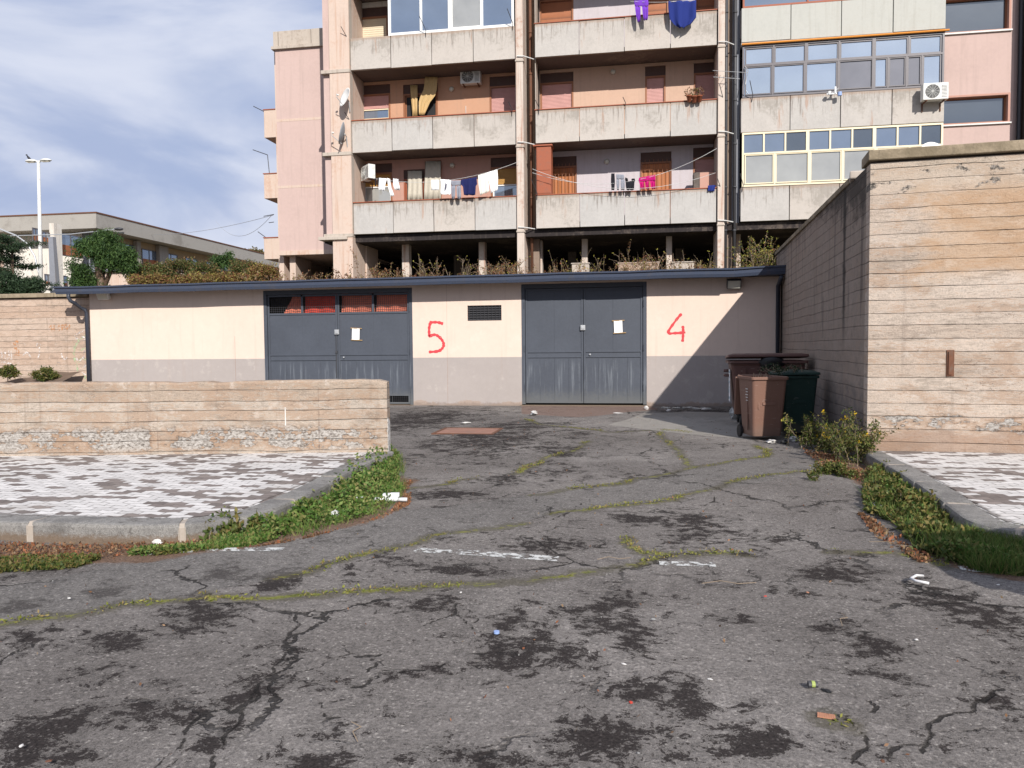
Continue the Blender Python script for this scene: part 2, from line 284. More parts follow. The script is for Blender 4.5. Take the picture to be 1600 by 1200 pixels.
M['bin_brown'] = mat('brown_bin_plastic', bin_plastic((.165, .088, .064), (.205, .112, .08))); M['bin_green'] = mat('green_bin_plastic', bin_plastic((.012, .034, .028), (.02, .048, .04))); M['bin_dk'] = mat('dark_brown_bin_plastic', bin_plastic((.09, .042, .035), (.12, .06, .048)))
def leaf(cols, tl=.25):
    def f(s):
        r = s.island(); n = s.noise(s.pos(), .9, 3); st = [(i/(len(cols)-1), c) for i, c in enumerate(cols)]
        return dict(c=s.scale(s.ramp(r, st), .65+n*.7), r=.6, s=.25, tl=tl)
    return f
M['lf_weed'] = mat('weed_leaves', leaf([(.03, .07, .012), (.06, .125, .02), (.10, .18, .035), (.17, .22, .06), (.21, .19, .07), (.05, .10, .02)]))
M['lf_olive'] = mat('olive_weed_leaves', leaf([(.03, .055, .012), (.07, .10, .02), (.12, .14, .035), (.20, .15, .05), (.04, .07, .02)]))
M['lf_dry'] = mat('dry_leaves', leaf([(.16, .08, .04), (.28, .15, .075), (.11, .065, .04), (.26, .19, .11), (.33, .12, .055), (.08, .05, .035)]))
M['lf_bramble'] = mat('bramble_leaves', leaf([(.15, .06, .035), (.24, .10, .05), (.12, .09, .03), (.20, .15, .05), (.28, .24, .06), (.09, .05, .035)]))
M['lf_yellow'] = mat('yellow_seedheads', leaf([(.42, .36, .05), (.30, .30, .07)]))
M['lf_moss'] = mat('moss_blades', leaf([(.10, .12, .02), (.19, .21, .035), (.26, .25, .06), (.27, .17, .08)]))
M['lf_pepper'] = mat('pepper_tree_leaves', leaf([(.02, .045, .014), (.04, .085, .022), (.08, .135, .035), (.03, .065, .022)])); M['lf_cedar'] = mat('cedar_needles', leaf([(.018, .035, .018), (.03, .055, .025), (.045, .075, .035)]))
M['lf_hedge'] = mat('hedge_leaves', leaf([(.04, .07, .018), (.08, .11, .028), (.13, .13, .045), (.20, .11, .05), (.035, .06, .02)])); M['lf_far'] = mat('far_tree_leaves', leaf([(.12, .11, .045), (.17, .13, .06), (.09, .09, .04)]))
M['flower'] = mat('yellow_petals', leaf([(.75, .48, .02), (.80, .55, .03)]))
def paver(s):
    x, y, z = s.xyz(s.pos()); u = x*.996+y*.09; v = y-.0*x
    t = s.math('ABSOLUTE', s.math('FRACT', u/.17)-.5); vv = (v+t*.07)/.098; row = s.math('FLOOR', vv); fv = s.math('FRACT', vv)
    uu = u/.205+row*.5+s.white(s.vec(row, 2., 0.))*.0; col = s.math('FLOOR', uu); fu = s.math('FRACT', uu)
    w = s.white(s.vec(row, col, 1.5)); w2 = s.white(s.vec(row, col, 8.5)); cl = s.noise(s.vec(row*.13, col*.13, 0.), 2.5, 2)
    P = s.pos(); b = s.noise(P, 20., 5, .7); a = s.noise(P, 1.2, 5, .65)
    g = s.sm(w+(cl-.5)*.22, .665, .675)
    c = s.mix(g, s.scale((.62, .595, .57), .84+w2*.22), s.scale((.185, .155, .14), .8+w2*.5)); c = s.scale(c, .97+(b-.5)*.45)
    c = s.mix(s.sm(a, .52, .72)*.35, c, (.30, .26, .22))
    gr = 1.-s.sm(s.math('MINIMUM', s.math('MINIMUM', fv, 1.-fv)*.098, s.math('MINIMUM', fu, 1.-fu)*.205), .002, .006)
    c = s.mix(gr*.8, c, (.12, .10, .085)); d = s.sm(s.attr('dirt')+(b-.5)*.5+(a-.5)*.4, .42, .58); c = s.mix(d*.8, c, (.095, .08, .07))
    return dict(c=c, r=.85, s=.3, h=(1.-gr)+b*.3, hd=.006)
M['paver'] = mat('zigzag_pavers', paver)
def asphalt(s):
    P = s.pos(); x, y, z = s.xyz(P); P = s.vec(x, y, 0.); dk = s.attr('dark'); ms = s.attr('moss'); stp = s.attr('strip'); slab = s.attr('slab'); ck = s.attr('crack'); th = s.attr('thresh')
    n0 = s.noise(P, .45, 4, .6); n1 = s.noise(P, 2.3, 9, .68, .3); n2 = s.noise(P, 13., 6, .7); n3 = s.noise(P, 70., 4, .75); n4 = s.noise(P, 210., 2, .6)
    st = s.voro(P, 62., out=1); sv = s.xyz(st)[0]; sd = s.voro(P, 62.)
    base = s.mix(s.sm(n0, .35, .65), (.163, .147, .136), (.218, .199, .184)); base = s.mix(s.sm(stp+(n2-.5)*.35, .4, .6)*.75, base, (.162, .151, .141))
    n5 = s.noise(P, 6., 6, .7); base = s.scale(base, s.math('MAXIMUM', .15, .97+(n3-.5)*1.9+(n2-.5)*.7+(n4-.5)*1.6+(n5-.5)*.55+(n0-.5)*.5))
    base = s.scale(base, .80+sv*.42); peb = s.sm(sv, .80, .93)*(1.-s.sm(sd, .25, .45)); base = s.mix(peb*.55, base, (.42, .39, .35)); pdk = s.sm(1.-sv, .84, .93)*(1.-s.sm(sd, .3, .5)); base = s.mix(pdk*.4, base, (.07, .066, .064))
    nb = s.noise(s.vec(x, y*1.35, 3.), 5.0, 8, .74, 1.5); sig = dk*.38+(n1-.5)*1.2+(nb-.5)*1.35+(n2-.5)*1.0+(n3-.5)*.9+(n0-.5)*.4+(sv-.5)*.10
    dm = s.sm(sig, .246, .262)*(1.-s.sm(stp, .4, .7)*.35)
    stn = s.sm(sv, .72, .9)*(1.-s.sm(sd, .2, .5)); dcol = s.mix(stn*.6, s.scale((.026, .021, .020), s.math('MAXIMUM', .1, 1.+(n3-.5)*4.)), (.15, .135, .128))
    c = s.mix(dm*.94, base, dcol)
    wv = s.vadd(P, s.scale(s.noise(P, 1.7, 5, .7, col=True), .55)); ed = s.voro(wv, .55, 'DISTANCE_TO_EDGE'); crm = (1.-s.sm(ed, .004, .010))*s.sm(s.noise(P, .7, 3), .47, .55)
    ed2 = s.voro(s.vadd(P, s.scale(s.noise(P, 5., 4, .7, col=True), .2)), 2.1, 'DISTANCE_TO_EDGE'); crm2 = (1.-s.sm(ed2, .006, .014))*s.sm(s.noise(P, 1.1, 4, .6), .56, .62)
    ckm = 1.-s.sm(ck+(nb-.5)*.035+(n2-.5)*.02+(n3-.5)*.01, s.math('MAXIMUM', 0., (n1-.42)*.03), .003+s.math('MAXIMUM', 0., (n1-.38)*.05)); cr = s.math('MAXIMUM', s.math('MAXIMUM', crm, crm2*.8), ckm)
    c = s.mix(cr*.85, c, (.022, .02, .019))
    so = 1.-s.sm(ms+(n2-.5)*.22+(n1-.5)*.20, .03, .10); c = s.mix(so*.6, c, (.085, .075, .05))
    mo = (1.-s.sm(ms+(n2-.5)*.16+(nb-.5)*.16+(n3-.5)*.08, .0, .030))*s.sm(s.noise(P, 1.9, 5, .7), .44, .52); mcol = s.ramp(n2*.6+n1*.4, [(.36, (.09, .10, .025)), (.46, (.20, .21, .045)), (.53, (.25, .24, .06)), (.6, (.26, .16, .08))])
    c = s.mix(mo*.9, c, mcol)
    c = s.mix(s.sm(slab+(n2-.5)*.4+(n1-.5)*.5, .45, .55)*.8, c, s.scale((.31, .29, .26), .75+n2*.5)); c = s.mix(s.sm(th+(n2-.5)*.5, .45, .55)*.85, c, s.scale((.21, .145, .12), .6+n2*.8))
    lit = s.sm(s.attr('litter')+(n1-.5)*.8+(n2-.5)*.3, .42, .60); c = s.mix(lit*.8, c, s.ramp(n3, [(.35, (.05, .035, .025)), (.5, (.16, .09, .055)), (.62, (.27, .16, .10))]))
    return dict(c=c, r=.95, s=.12, h=n3*.9+sv*.45-dm*.9-cr*1.6+n2*.3, hd=.010)
M['asphalt'] = mat('cracked_asphalt', asphalt)
def earth(s):
    P = s.pos(); a = s.noise(P, .5, 6, .6); b = s.noise(P, 7., 6, .7); return dict(c=s.scale(s.mix(a, (.16, .115, .075), (.10, .10, .045)), .6+b*.8), r=.95, h=b, hd=.03)
M['earth'] = mat('earth', earth)
def mesh_hole(cell=.028, t=.16, metal=(.10, .10, .105)):
    def f(s):
        x, y, z = s.xyz(s.pos()); g = s.math('MAXIMUM', s.sm(s.math('ABSOLUTE', s.math('FRACT', x/cell)-.5), .5-t, .5-t*.8), s.sm(s.math('ABSOLUTE', s.math('FRACT', z/cell)-.5), .5-t, .5-t*.8))
        return dict(c=metal, r=.6, a=g)
    return f
M['wire'] = mat('wire_mesh', mesh_hole(.06, .09, (.16, .16, .17)))
# ---------------------------------------------------------------- mesh helper
class MB:
    def __init__(s): s.v = []; s.f = []; s.sm = False
    def add(s, vs, fs):
        n = len(s.v); s.v += [tuple(p) for p in vs]; s.f += [tuple(i+n for i in f) for f in fs]; return s
    def box(s, x0, x1, y0, y1, z0, z1, M4=None):
        if x0 > x1: x0, x1 = x1, x0
        if y0 > y1: y0, y1 = y1, y0
        if z0 > z1: z0, z1 = z1, z0
        vs = [Vector((x, y, z)) for z in (z0, z1) for x, y in ((x0, y0), (x1, y0), (x1, y1), (x0, y1))]
        if M4: vs = [M4 @ v for v in vs]
        return s.add(vs, [(0, 3, 2, 1), (4, 5, 6, 7), (0, 1, 5, 4), (1, 2, 6, 5), (2, 3, 7, 6), (3, 0, 4, 7)])
    def prism(s, poly, z0, z1):                      # polygon in x, y, counter-clockwise, pulled up from z0 to z1
        n = len(poly); vs = [(x, y, z0) for x, y in poly]+[(x, y, z1) for x, y in poly]
        return s.add(vs, [tuple(range(n-1, -1, -1)), tuple(range(n, 2*n))]+[(i, (i+1) % n, (i+1) % n+n, i+n) for i in range(n)])
    def slab(s, poly, y0, y1):                       # polygon in x, z given depth along y
        n = len(poly); vs = [(x, y0, z) for x, z in poly]+[(x, y1, z) for x, z in poly]
        return s.add(vs, [tuple(range(n)), tuple(range(2*n-1, n-1, -1))]+[((i+1) % n, i, i+n, (i+1) % n+n) for i in range(n)])
    def tube(s, pts, r, n=8, r1=None, cap=True):
        pts = [Vector(p) for p in pts]; rs = r if isinstance(r, (list, tuple)) else [r+(((r1 if r1 is not None else r)-r)*i/(len(pts)-1)) for i in range(len(pts))]
        base = len(s.v); up = Vector((0, 0, 1))
        for i, p in enumerate(pts):
            d = (pts[min(i+1, len(pts)-1)]-pts[max(i-1, 0)]).normalized(); a = d.cross(up)
            if a.length < .05: a = d.cross(Vector((0, 1, 0)))
            a.normalize(); b = a.cross(d)
            for k in range(n):
                t = 2*math.pi*k/n; s.v.append(tuple(p+a*math.cos(t)*rs[i]+b*math.sin(t)*rs[i]))
        for i in range(len(pts)-1):
            for k in range(n):
                a0 = base+i*n+k; a1 = base+i*n+(k+1) % n; s.f.append((a0, a1, a1+n, a0+n))
        if cap: s.f.append(tuple(base+k for k in range(n-1, -1, -1))); s.f.append(tuple(base+(len(pts)-1)*n+k for k in range(n)))
        return s
    def loft(s, rings, cap0=True, cap1=True):
        base = len(s.v); n = len(rings[0])
        for r in rings: s.v += [tuple(p) for p in r]
        for i in range(len(rings)-1):
            for k in range(n):
                a0 = base+i*n+k; a1 = base+i*n+(k+1) % n; s.f.append((a0, a1, a1+n, a0+n))
        if cap0: s.f.append(tuple(base+k for k in range(n-1, -1, -1)))
        if cap1: s.f.append(tuple(base+(len(rings)-1)*n+k for k in range(n)))
        return s
    def blob(s, c, r, n=8, seed=0, rough=.25):
        R = random.Random(seed); rings = []
        for i in range(1, n):
            t = math.pi*i/n; rings.append([(c[0]+r[0]*math.sin(t)*math.cos(a)*(w := 1+R.uniform(-rough, rough)), c[1]+r[1]*math.sin(t)*math.sin(a)*w, c[2]-r[2]*math.cos(t)*(1+R.uniform(-rough, rough)*.5)) for a in [2*math.pi*k/(n+2) for k in range(n+2)]])
        return s.loft(rings)
    def build(s, name, m, parent=None, loc=None, smooth=False, bevel=0, solid=0):
        me = bpy.data.meshes.new(name); me.from_pydata(s.v, [], s.f); me.materials.append(M[m] if isinstance(m, str) else m)
        if smooth: me.polygons.foreach_set('use_smooth', [True]*len(me.polygons))
        me.update(); o = bpy.data.objects.new(name, me); COL.objects.link(o)
        if parent is not None: o.parent = parent
        if loc is not None: o.location = loc
        if solid: md = o.modifiers.new('solid', 'SOLIDIFY'); md.thickness = solid; md.offset = 0
        if bevel: md = o.modifiers.new('bevel', 'BEVEL'); md.width = bevel; md.segments = 2; md.limit_method = 'ANGLE'
        return o
def tag(o, label, cat=None, group=None, kind=None):
    if label: o['label'] = label
    if cat: o['category'] = cat
    if group: o['group'] = group
    if kind: o['kind'] = kind
    return o
def empty(name, loc, label, cat, group=None, rz=0, size=None):
    o = bpy.data.objects.new(name, None); COL.objects.link(o); o.location = loc; o.rotation_euler.z = rz; o.empty_display_size = .2
    return tag(o, label, cat, group)
def copy_tree(o, parent=None):
    c = o.copy(); COL.objects.link(c)
    if parent is not None: c.parent = parent
    for ch in list(o.children): copy_tree(ch, c)
    return c
def struct(o): o['kind'] = 'structure'; return o
def fast_mesh(name, verts, nper, m, parent=None):       # many separate quads or triangles from a numpy array (n*nper, 3)
    n = len(verts)//nper; me = bpy.data.meshes.new(name); me.vertices.add(n*nper); me.vertices.foreach_set('co', verts.astype(np.float32).ravel())
    me.loops.add(n*nper); me.loops.foreach_set('vertex_index', np.arange(n*nper, dtype=np.int32)); me.polygons.add(n)
    me.polygons.foreach_set('loop_start', np.arange(0, n*nper, nper, dtype=np.int32)); me.polygons.foreach_set('loop_total', np.full(n, nper, np.int32))
    me.materials.append(M[m]); me.update(calc_edges=True); me.validate(); o = bpy.data.objects.new(name, me); COL.objects.link(o)
    if parent is not None: o.parent = parent
    return o
def unit(n):
    v = rng.normal(size=(n, 3)); return v/np.linalg.norm(v, axis=1)[:, None]
def leaves(P, size, aspect=.5, droop=0., up=0.):         # leaf-shaped quads (rhombi) at the points P
    n = len(P); a = unit(n); a[:, 2] = a[:, 2]*(1-.5*abs(up))-droop+up; a /= np.linalg.norm(a, axis=1)[:, None]
    b = np.cross(a, unit(n)); b /= np.linalg.norm(b, axis=1)[:, None]; L = (size*rng.uniform(.6, 1.3, n))[:, None]
    return np.stack([P, P+a*L*.5+b*L*aspect*.5, P+a*L, P+a*L*.5-b*L*aspect*.5], 1).reshape(-1, 3)
def clumps(ells, nclump, per, cr):                       # points gathered in clumps over a set of ellipsoids
    out = []
    for (c, r, w) in ells:
        k = max(1, int(nclump*w)); d = unit(k)*(rng.uniform(.35, 1, k)**.5)[:, None]; cc = np.array(c)+d*np.array(r)
        out.append(np.repeat(cc, per, 0)+unit(k*per)*(rng.uniform(0, 1, k*per)**.45)[:, None]*cr*rng.uniform(.6, 1.3, (k*per, 1))*[1, 1, .75])
    return np.concatenate(out)
def wall_holes(mb, x0, x1, z0, z1, y0, y1, holes):
    xs = sorted({x0, x1, *[h[0] for h in holes], *[h[1] for h in holes]}); zs = sorted({z0, z1, *[h[2] for h in holes], *[h[3] for h in holes]})
    xs = [x for x in xs if x0 <= x <= x1]; zs = [z for z in zs if z0 <= z <= z1]
    for a, b in zip(xs, xs[1:]):
        run = None
        for c, d in zip(zs, zs[1:]):
            mx, mz = (a+b)/2, (c+d)/2; inside = any(h[0] < mx < h[1] and h[2] < mz < h[3] for h in holes)
            if inside:
                if run: mb.box(a, b, y0, y1, run[0], run[1]); run = None
            else: run = (run[0], d) if run else (c, d)
        if run: mb.box(a, b, y0, y1, run[0], run[1])
    return mb
# ---------------------------------------------------------------- ground
YG = 19.5
def proj_np(X, Y, Z=0.):
    d = np.stack([X, Y, np.full_like(X, Z-HC)], -1); r, u, f = (np.array(q) for q in (_r, _u, _f)); w = d@f
    w = np.where(w < .3, .3, w); return 800+F*(d@r)/w, 600-F*(d@u)/w
def polydist(X, Y, pts):
    out = np.full(X.shape, 9., np.float32)
    for (ax, ay), (bx, by) in zip(pts, pts[1:]):
        dx, dy = bx-ax, by-ay; L = dx*dx+dy*dy+1e-9; t = np.clip(((X-ax)*dx+(Y-ay)*dy)/L, 0, 1); out = np.minimum(out, np.hypot(X-ax-t*dx, Y-ay-t*dy))
    return out
def jag(pts, seed, amp=.09):
    R = random.Random(seed); p = [Vector(q) for q in pts]
    while max((v-u).length for u, v in zip(p, p[1:])) > .07:
        out = [p[0]]
        for u, v in zip(p, p[1:]):
            L = (v-u).length
            if L > .07: out.append((u+v)/2+Vector((-(v-u).y, (v-u).x))*R.uniform(-amp, amp)*(1.6 if L < .6 else .8))
            out.append(v)
        p = out
    return [tuple(q) for q in p]
def gpoly(pts): return [(G(x, y).x, G(x, y).y) for x, y in pts]
DARK = [(345,898,24,12,1),(160,926,38,7,1),(45,945,45,10,.9),(430,910,60,14,.9),(540,890,22,8,.8),(300,975,70,26,.9),(190,1003,70,13,.9),(60,990,35,14,.8),(165,1050,45,22,.9),(400,1065,50,34,.95),(440,1032,25,20,.9),(270,1062,40,13,.7),(230,1110,80,26,.8),(60,1150,60,45,.9),(110,1175,50,25,.8),(330,1160,26,40,.8),(480,1190,70,14,.9),(760,1188,80,22,1),(790,1000,30,34,1),(690,1042,32,7,.8),(632,1048,36,11,.9),(490,1070,30,10,.6),(680,945,60,14,.9),(600,950,50,10,.7),(955,955,46,34,1),(905,1030,56,20,1),(828,1010,44,34,1),(985,1005,34,22,1),(900,952,34,12,.7),(1045,957,16,6,.6),(1155,965,42,9,1),(1300,985,48,16,1),(1370,1010,40,20,1),(1310,895,56,14,1),(1385,1052,40,12,.8),(1410,1062,26,20,.9),(930,1068,70,11,.8),(1000,1090,50,17,.9),(1085,1105,34,26,.9),(1172,1103,26,10,.9),(950,1160,85,36,1),(1190,1172,84,28,1),(1310,1180,50,18,.7),(1060,930,20,6,.7),(1480,928,60,20,.9),(1540,965,60,22,.9),(1550,1050,50,20,.5),(1575,1110,40,30,.5),(650,655,90,14,1),(760,686,90,20,.9),(800,668,70,10,.9),(730,704,60,10,.7),(870,702,46,10,.8),(700,775,75,12,.8),(860,732,70,12,.6),(800,752,60,9,.5),(1100,820,55,22,.95),(990,812,40,11,.9),(1050,818,30,9,.6),(840,852,70,12,.8),(620,880,40,12,.7),(720,892,70,10,.7),(640,720,30,16,.6),(900,680,80,12,.5),(1100,645,90,7,.8),(1180,860,60,8,.4),(560,900,60,8,.6),(40,900,60,14,.5),(100,880,90,10,.7),(1240,925,90,14,.45),(1330,790,60,14,.4),(1000,745,80,8,.35)]
MOSS = [[(0,975),(100,962),(250,942),(330,936),(450,933),(560,925),(680,918),(760,915),(880,900),(970,883),(1000,880),(1050,868),(1130,862),(1170,866)],[(430,905),(520,880),(640,855),(700,835),(760,828),(820,818)],[(860,805),(920,797),(1020,785),(1060,775),(1150,752),(1230,742),(1290,736)],[(830,775),(900,762),(980,755),(1060,738),(1150,722),(1200,712),(1180,695)],[(1040,672),(1042,690),(1056,700),(1072,722),(1090,732)],[(820,655),(850,665),(950,675),(1040,672),(1130,680),(1170,684)],[(620,766),(690,757),(742,747)],[(800,740),(850,715),(920,690)],[(980,840),(1000,862),(1060,868)],[(330,940),(320,930)],[(1300,860),(1400,862),(1480,885)],[(1250,735),(1310,738),(1370,735)],[(1300,1128),(1330,1134)]]
CRK = [[(455,950),(470,975),(440,1030),(400,1078),(360,1140),(330,1200)],[(1000,852),(1130,860),(1300,857),(1420,864)],[(540,1020),(590,1042),(660,1045),(760,1020)],[(810,830),(870,850),(980,855)],[(640,780),(730,775),(800,742),(830,700)],[(250,1200),(290,1150),(330,1110)],[(1320,1120),(1330,1200)],[(500,1095),(530,1120)],[(0,1035),(60,1000),(130,990),(240,985)],[(1280,970),(1330,990),(1380,990)],[(1100,790),(1180,805),(1240,830),(1330,820)],[(830,775),(860,805)],[(1060,740),(1130,790),(1290,800),(1400,812)],[(700,935),(730,975),(800,1000)],[(1440,1180),(1470,1120),(1600,1080)],[(640,855),(760,838),(900,797),(960,770)]]
STRIP = [(-60,985),(-60,925),(250,872),(430,852),(640,800),(900,764),(1200,713),(1290,737),(1060,776),(860,806),(760,828),(640,856),(430,906),(250,941)]
def soft_poly(X, Y, px, soft):
    p = gpoly(px); n = len(p); ins = np.zeros(X.shape, bool)
    for (ax, ay), (bx, by) in zip(p, p[1:]+p[:1]):
        c = ((ay > Y) != (by > Y)) & (X < (bx-ax)*(Y-ay)/((by-ay) or 1e-9)+ax); ins ^= c
    d = polydist(X, Y, p+p[:1]); return np.clip(.5+np.where(ins, d, -d)/soft, 0, 1)
def build_asphalt():
    ys = np.concatenate([np.array([-30., -10, -4, 0]), 1.6*np.exp(np.linspace(0, math.log(19.46/1.6), 330))]); s_ = np.linspace(-1, 1, 430); s_ = np.concatenate([[-9., -3, -1.6], s_, [1.6, 3, 9]])
    Yg, Sg = np.meshgrid(ys, s_, indexing='ij'); Yw = np.maximum(Yg, 1.)
    X = -.166*Yw+Sg*(Yw*.74+.4); Y = Yg
    nr, nc = X.shape; me = bpy.data.meshes.new('asphalt_yard')
    Z = np.zeros_like(X); hump = .014*np.sin(X*1.1+.6)*np.sin(Y*.8)+.006*np.sin(X*3.1+Y*2.3); Z = np.where(Y < 18.5, hump, hump*0)
    co = np.stack([X, Y, Z], -1).reshape(-1, 3)
    i = np.arange((nr-1)*(nc-1)); a = (i//(nc-1))*nc+i % (nc-1); quads = np.stack([a, a+1, a+nc+1, a+nc], 1)
    me.vertices.add(nr*nc); me.vertices.foreach_set('co', co.astype(np.float32).ravel()); me.loops.add(quads.size); me.loops.foreach_set('vertex_index', quads.astype(np.int32).ravel())
    me.polygons.add(len(quads)); me.polygons.foreach_set('loop_start', np.arange(0, quads.size, 4, dtype=np.int32)); me.polygons.foreach_set('loop_total', np.full(len(quads), 4, np.int32)); me.polygons.foreach_set('use_smooth', np.ones(len(quads), bool)); me.update(calc_edges=True)
    px, py = proj_np(X, Y); dark = np.zeros_like(X)
    for cx, cy, rx, ry, w in DARK:
        c = G(cx, cy); ex = G(cx+rx, cy); ey = G(cx, cy-ry); rX = (ex-c).length; rY = (ey-c).length
        q = ((X-c.x)/rX)**2+((Y-c.y)/rY)**2; dark = np.maximum(dark, w*np.exp(-q*.75))
    MJ = [jag(gpoly(p), k) for k, p in enumerate(MOSS)]; CJ = [jag(gpoly(p), 50+k, .11) for k, p in enumerate(CRK)]
    for k, p in enumerate(list(CJ)):          # side branches
        R = random.Random(k)
        for _ in range(2):
            q = R.choice(p); t_ = R.uniform(0, 6.28); L = R.uniform(.1, .3); CJ.append(jag([q, (q[0]+L*math.cos(t_), q[1]+L*math.sin(t_))], k*7+_, .2))
    def near(lines):
        out = np.full(X.shape, 9., np.float32)
        for ln in lines:
            xs = [q[0] for q in ln]; ys_ = [q[1] for q in ln]; m = (X > min(xs)-.4) & (X < max(xs)+.4) & (Y > min(ys_)-.4) & (Y < max(ys_)+.4)
            if m.any(): out[m] = np.minimum(out[m], polydist(X[m], Y[m], ln))
        return out
    moss = near(MJ); crk = near(CJ+MJ[:6])
    strip = soft_poly(X, Y, STRIP, .12); slab = soft_poly(X, Y, [(950,664),(1010,646),(1075,644),(1290,650),(1230,690),(1150,684),(1060,676)], .3)
    th = soft_poly(X, Y, [(815,646),(815,632),(1012,632),(1030,640),(900,652)], .25); lit = np.maximum(soft_poly(X, Y, [(-80,890),(-80,846),(200,848),(340,840),(560,770),(625,742),(650,750),(600,815),(430,850),(240,878)], .5), soft_poly(X, Y, [(1270,700),(1380,735),(1480,820),(1620,850),(1620,915),(1500,890),(1445,865),(1362,775),(1300,728)], .35))
    for nm, ar in dict(dark=dark, moss=moss, crack=crk, strip=strip, slab=slab, thresh=th, litter=lit).items():
        at = me.attributes.new(nm, 'FLOAT', 'POINT'); at.data.foreach_set('value', ar.astype(np.float32).ravel())
    me.materials.append(M['asphalt']); o = bpy.data.objects.new('asphalt_yard', me); COL.objects.link(o); struct(o)
build_asphalt()
g = MB(); g.add([(-900, -900, -.35), (900, -900, -.35), (900, 900, -.35), (-900, 900, -.35)], [(0, 1, 2, 3)]); struct(g.build('ground', 'earth'))
# raised terrace behind garage and walls
t = MB(); t.prism([(3.75, 10.95), (40, 8.6), (40, 19.9), (3.75, 19.9)], -.3, 3.45); struct(t.build('raised_ground', 'earth'))
t = MB(); t.box(-600, 600, 20.9, 800, 1.2, 2.98); struct(t.build('terrace', 'earth'))
# pavements ------------------------------------------------------------------
def corner(cx, cy, r, a0, a1, n=7): return [(cx+r*math.cos(rad(a0+(a1-a0)*i/n)), cy+r*math.sin(rad(a0+(a1-a0)*i/n))) for i in range(n+1)]
KH = .145
outl = [(-24, 5.30), (-3.95, 5.36)]+corner(-3.85, 6.15, .78, -90, -3)+[(-3.07, 7.0), (-3.16, 8.2), (-3.2, 9.75)]
def inset(path, d):
    out = []
    for i, (x, y) in enumerate(path):
        a = Vector(path[max(i-1, 0)]); b = Vector(path[min(i+1, len(path)-1)]); t_ = (b-a).normalized(); out.append((x-t_.y*d, y+t_.x*d))
    return out
def kerb(path, name, cuts):
    mb = MB(); mo = MB(); W_ = .23; dist = 0; P_ = [Vector(p) for p in path]; pts = []
    for a, b in zip(P_, P_[1:]):
        n = max(1, int((b-a).length/.12)); pts += [a.lerp(b, i/n) for i in range(n)]
    pts.append(P_[-1]); inn = inset([tuple(p) for p in pts], W_); acc = 0; seg = [0]; R = random.Random(3)
    stones = []; cur = [0]
    for i in range(1, len(pts)):
        acc += (pts[i]-pts[i-1]).length; cur.append(i)
        if acc > cuts: stones.append(cur); cur = [i]; acc = 0
    if len(cur) > 1: stones.append(cur)
    for st in stones:
        dz = R.uniform(-.006, .006); rings = []
        for k, i in enumerate(st):
            o_ = pts[i].copy(); n_ = Vector(inn[i]); t_ = (pts[min(i+1, len(pts)-1)]-pts[max(i-1, 0)]).normalized(); 
            if k == 0: o_ += t_*.02; n_ += t_*.02
            if k == len(st)-1: o_ -= t_*.02; n_ -= t_*.02
            w = (n_-o_).normalized(); z = KH+dz+R.uniform(-.002, .002); e = R.uniform(-.004, .004)
            rings.append([(o_.x, o_.y, -.25), (o_.x+w.x*e, o_.y+w.y*e, z-.03), (o_.x+w.x*.008, o_.y+w.y*.008, z-.008), (o_.x+w.x*.03, o_.y+w.y*.03, z), (n_.x, n_.y, z), (n_.x, n_.y, -.25)])
        mb.loft(rings)
        i = st[0]
        if 0 < i < len(pts)-1:
            t_ = (pts[i+1]-pts[i-1]).normalized(); w = (Vector(inn[i])-pts[i]).normalized(); rg = []
            for q in (-.028, -.015, .0, .015, .028):
                p_ = pts[i]+t_*q; e = R.uniform(-.004, .004)-.003; zz = KH-.002; rg.append([(p_.x+w.x*e, p_.y+w.y*e, -.1), (p_.x+w.x*e, p_.y+w.y*e, zz-.03), (p_.x+w.x*.03, p_.y+w.y*.03, zz), (p_.x+w.x*.2, p_.y+w.y*.2, zz-.004), (p_.x+w.x*.2, p_.y+w.y*.2, -.1)])
            mo.loft(rg)
    o = struct(mb.build(name, 'kerb')); struct(mo.build('kerb_mortar', 'mortar')); 
    return o
def kerbmat(s):
    P = s.pos(); b = s.noise(P, 30., 5, .75); a = s.noise(P, 2.5, 5, .65); f3 = s.noise(P, 120., 3, .7); z = s.xyz(P)[2]
    c = s.scale(s.mix(s.sm(a, .35, .65), (.17, .162, .152), (.27, .258, .24)), .95+(b-.5)*1.3+(f3-.5)*1.3); c = s.mix(s.sm(a+(b-.5)*.5, .60, .68)*.7, c, (.06, .052, .046)); c = s.mix(1.-s.sm(z+(b-.5)*.12, .02, .08), c, s.scale((.19, .14, .10), .6+b*.6))
    return dict(c=c, r=.85, h=b+f3*.6, hd=.008)
M['kerb'] = mat('lava_kerbstone', kerbmat)
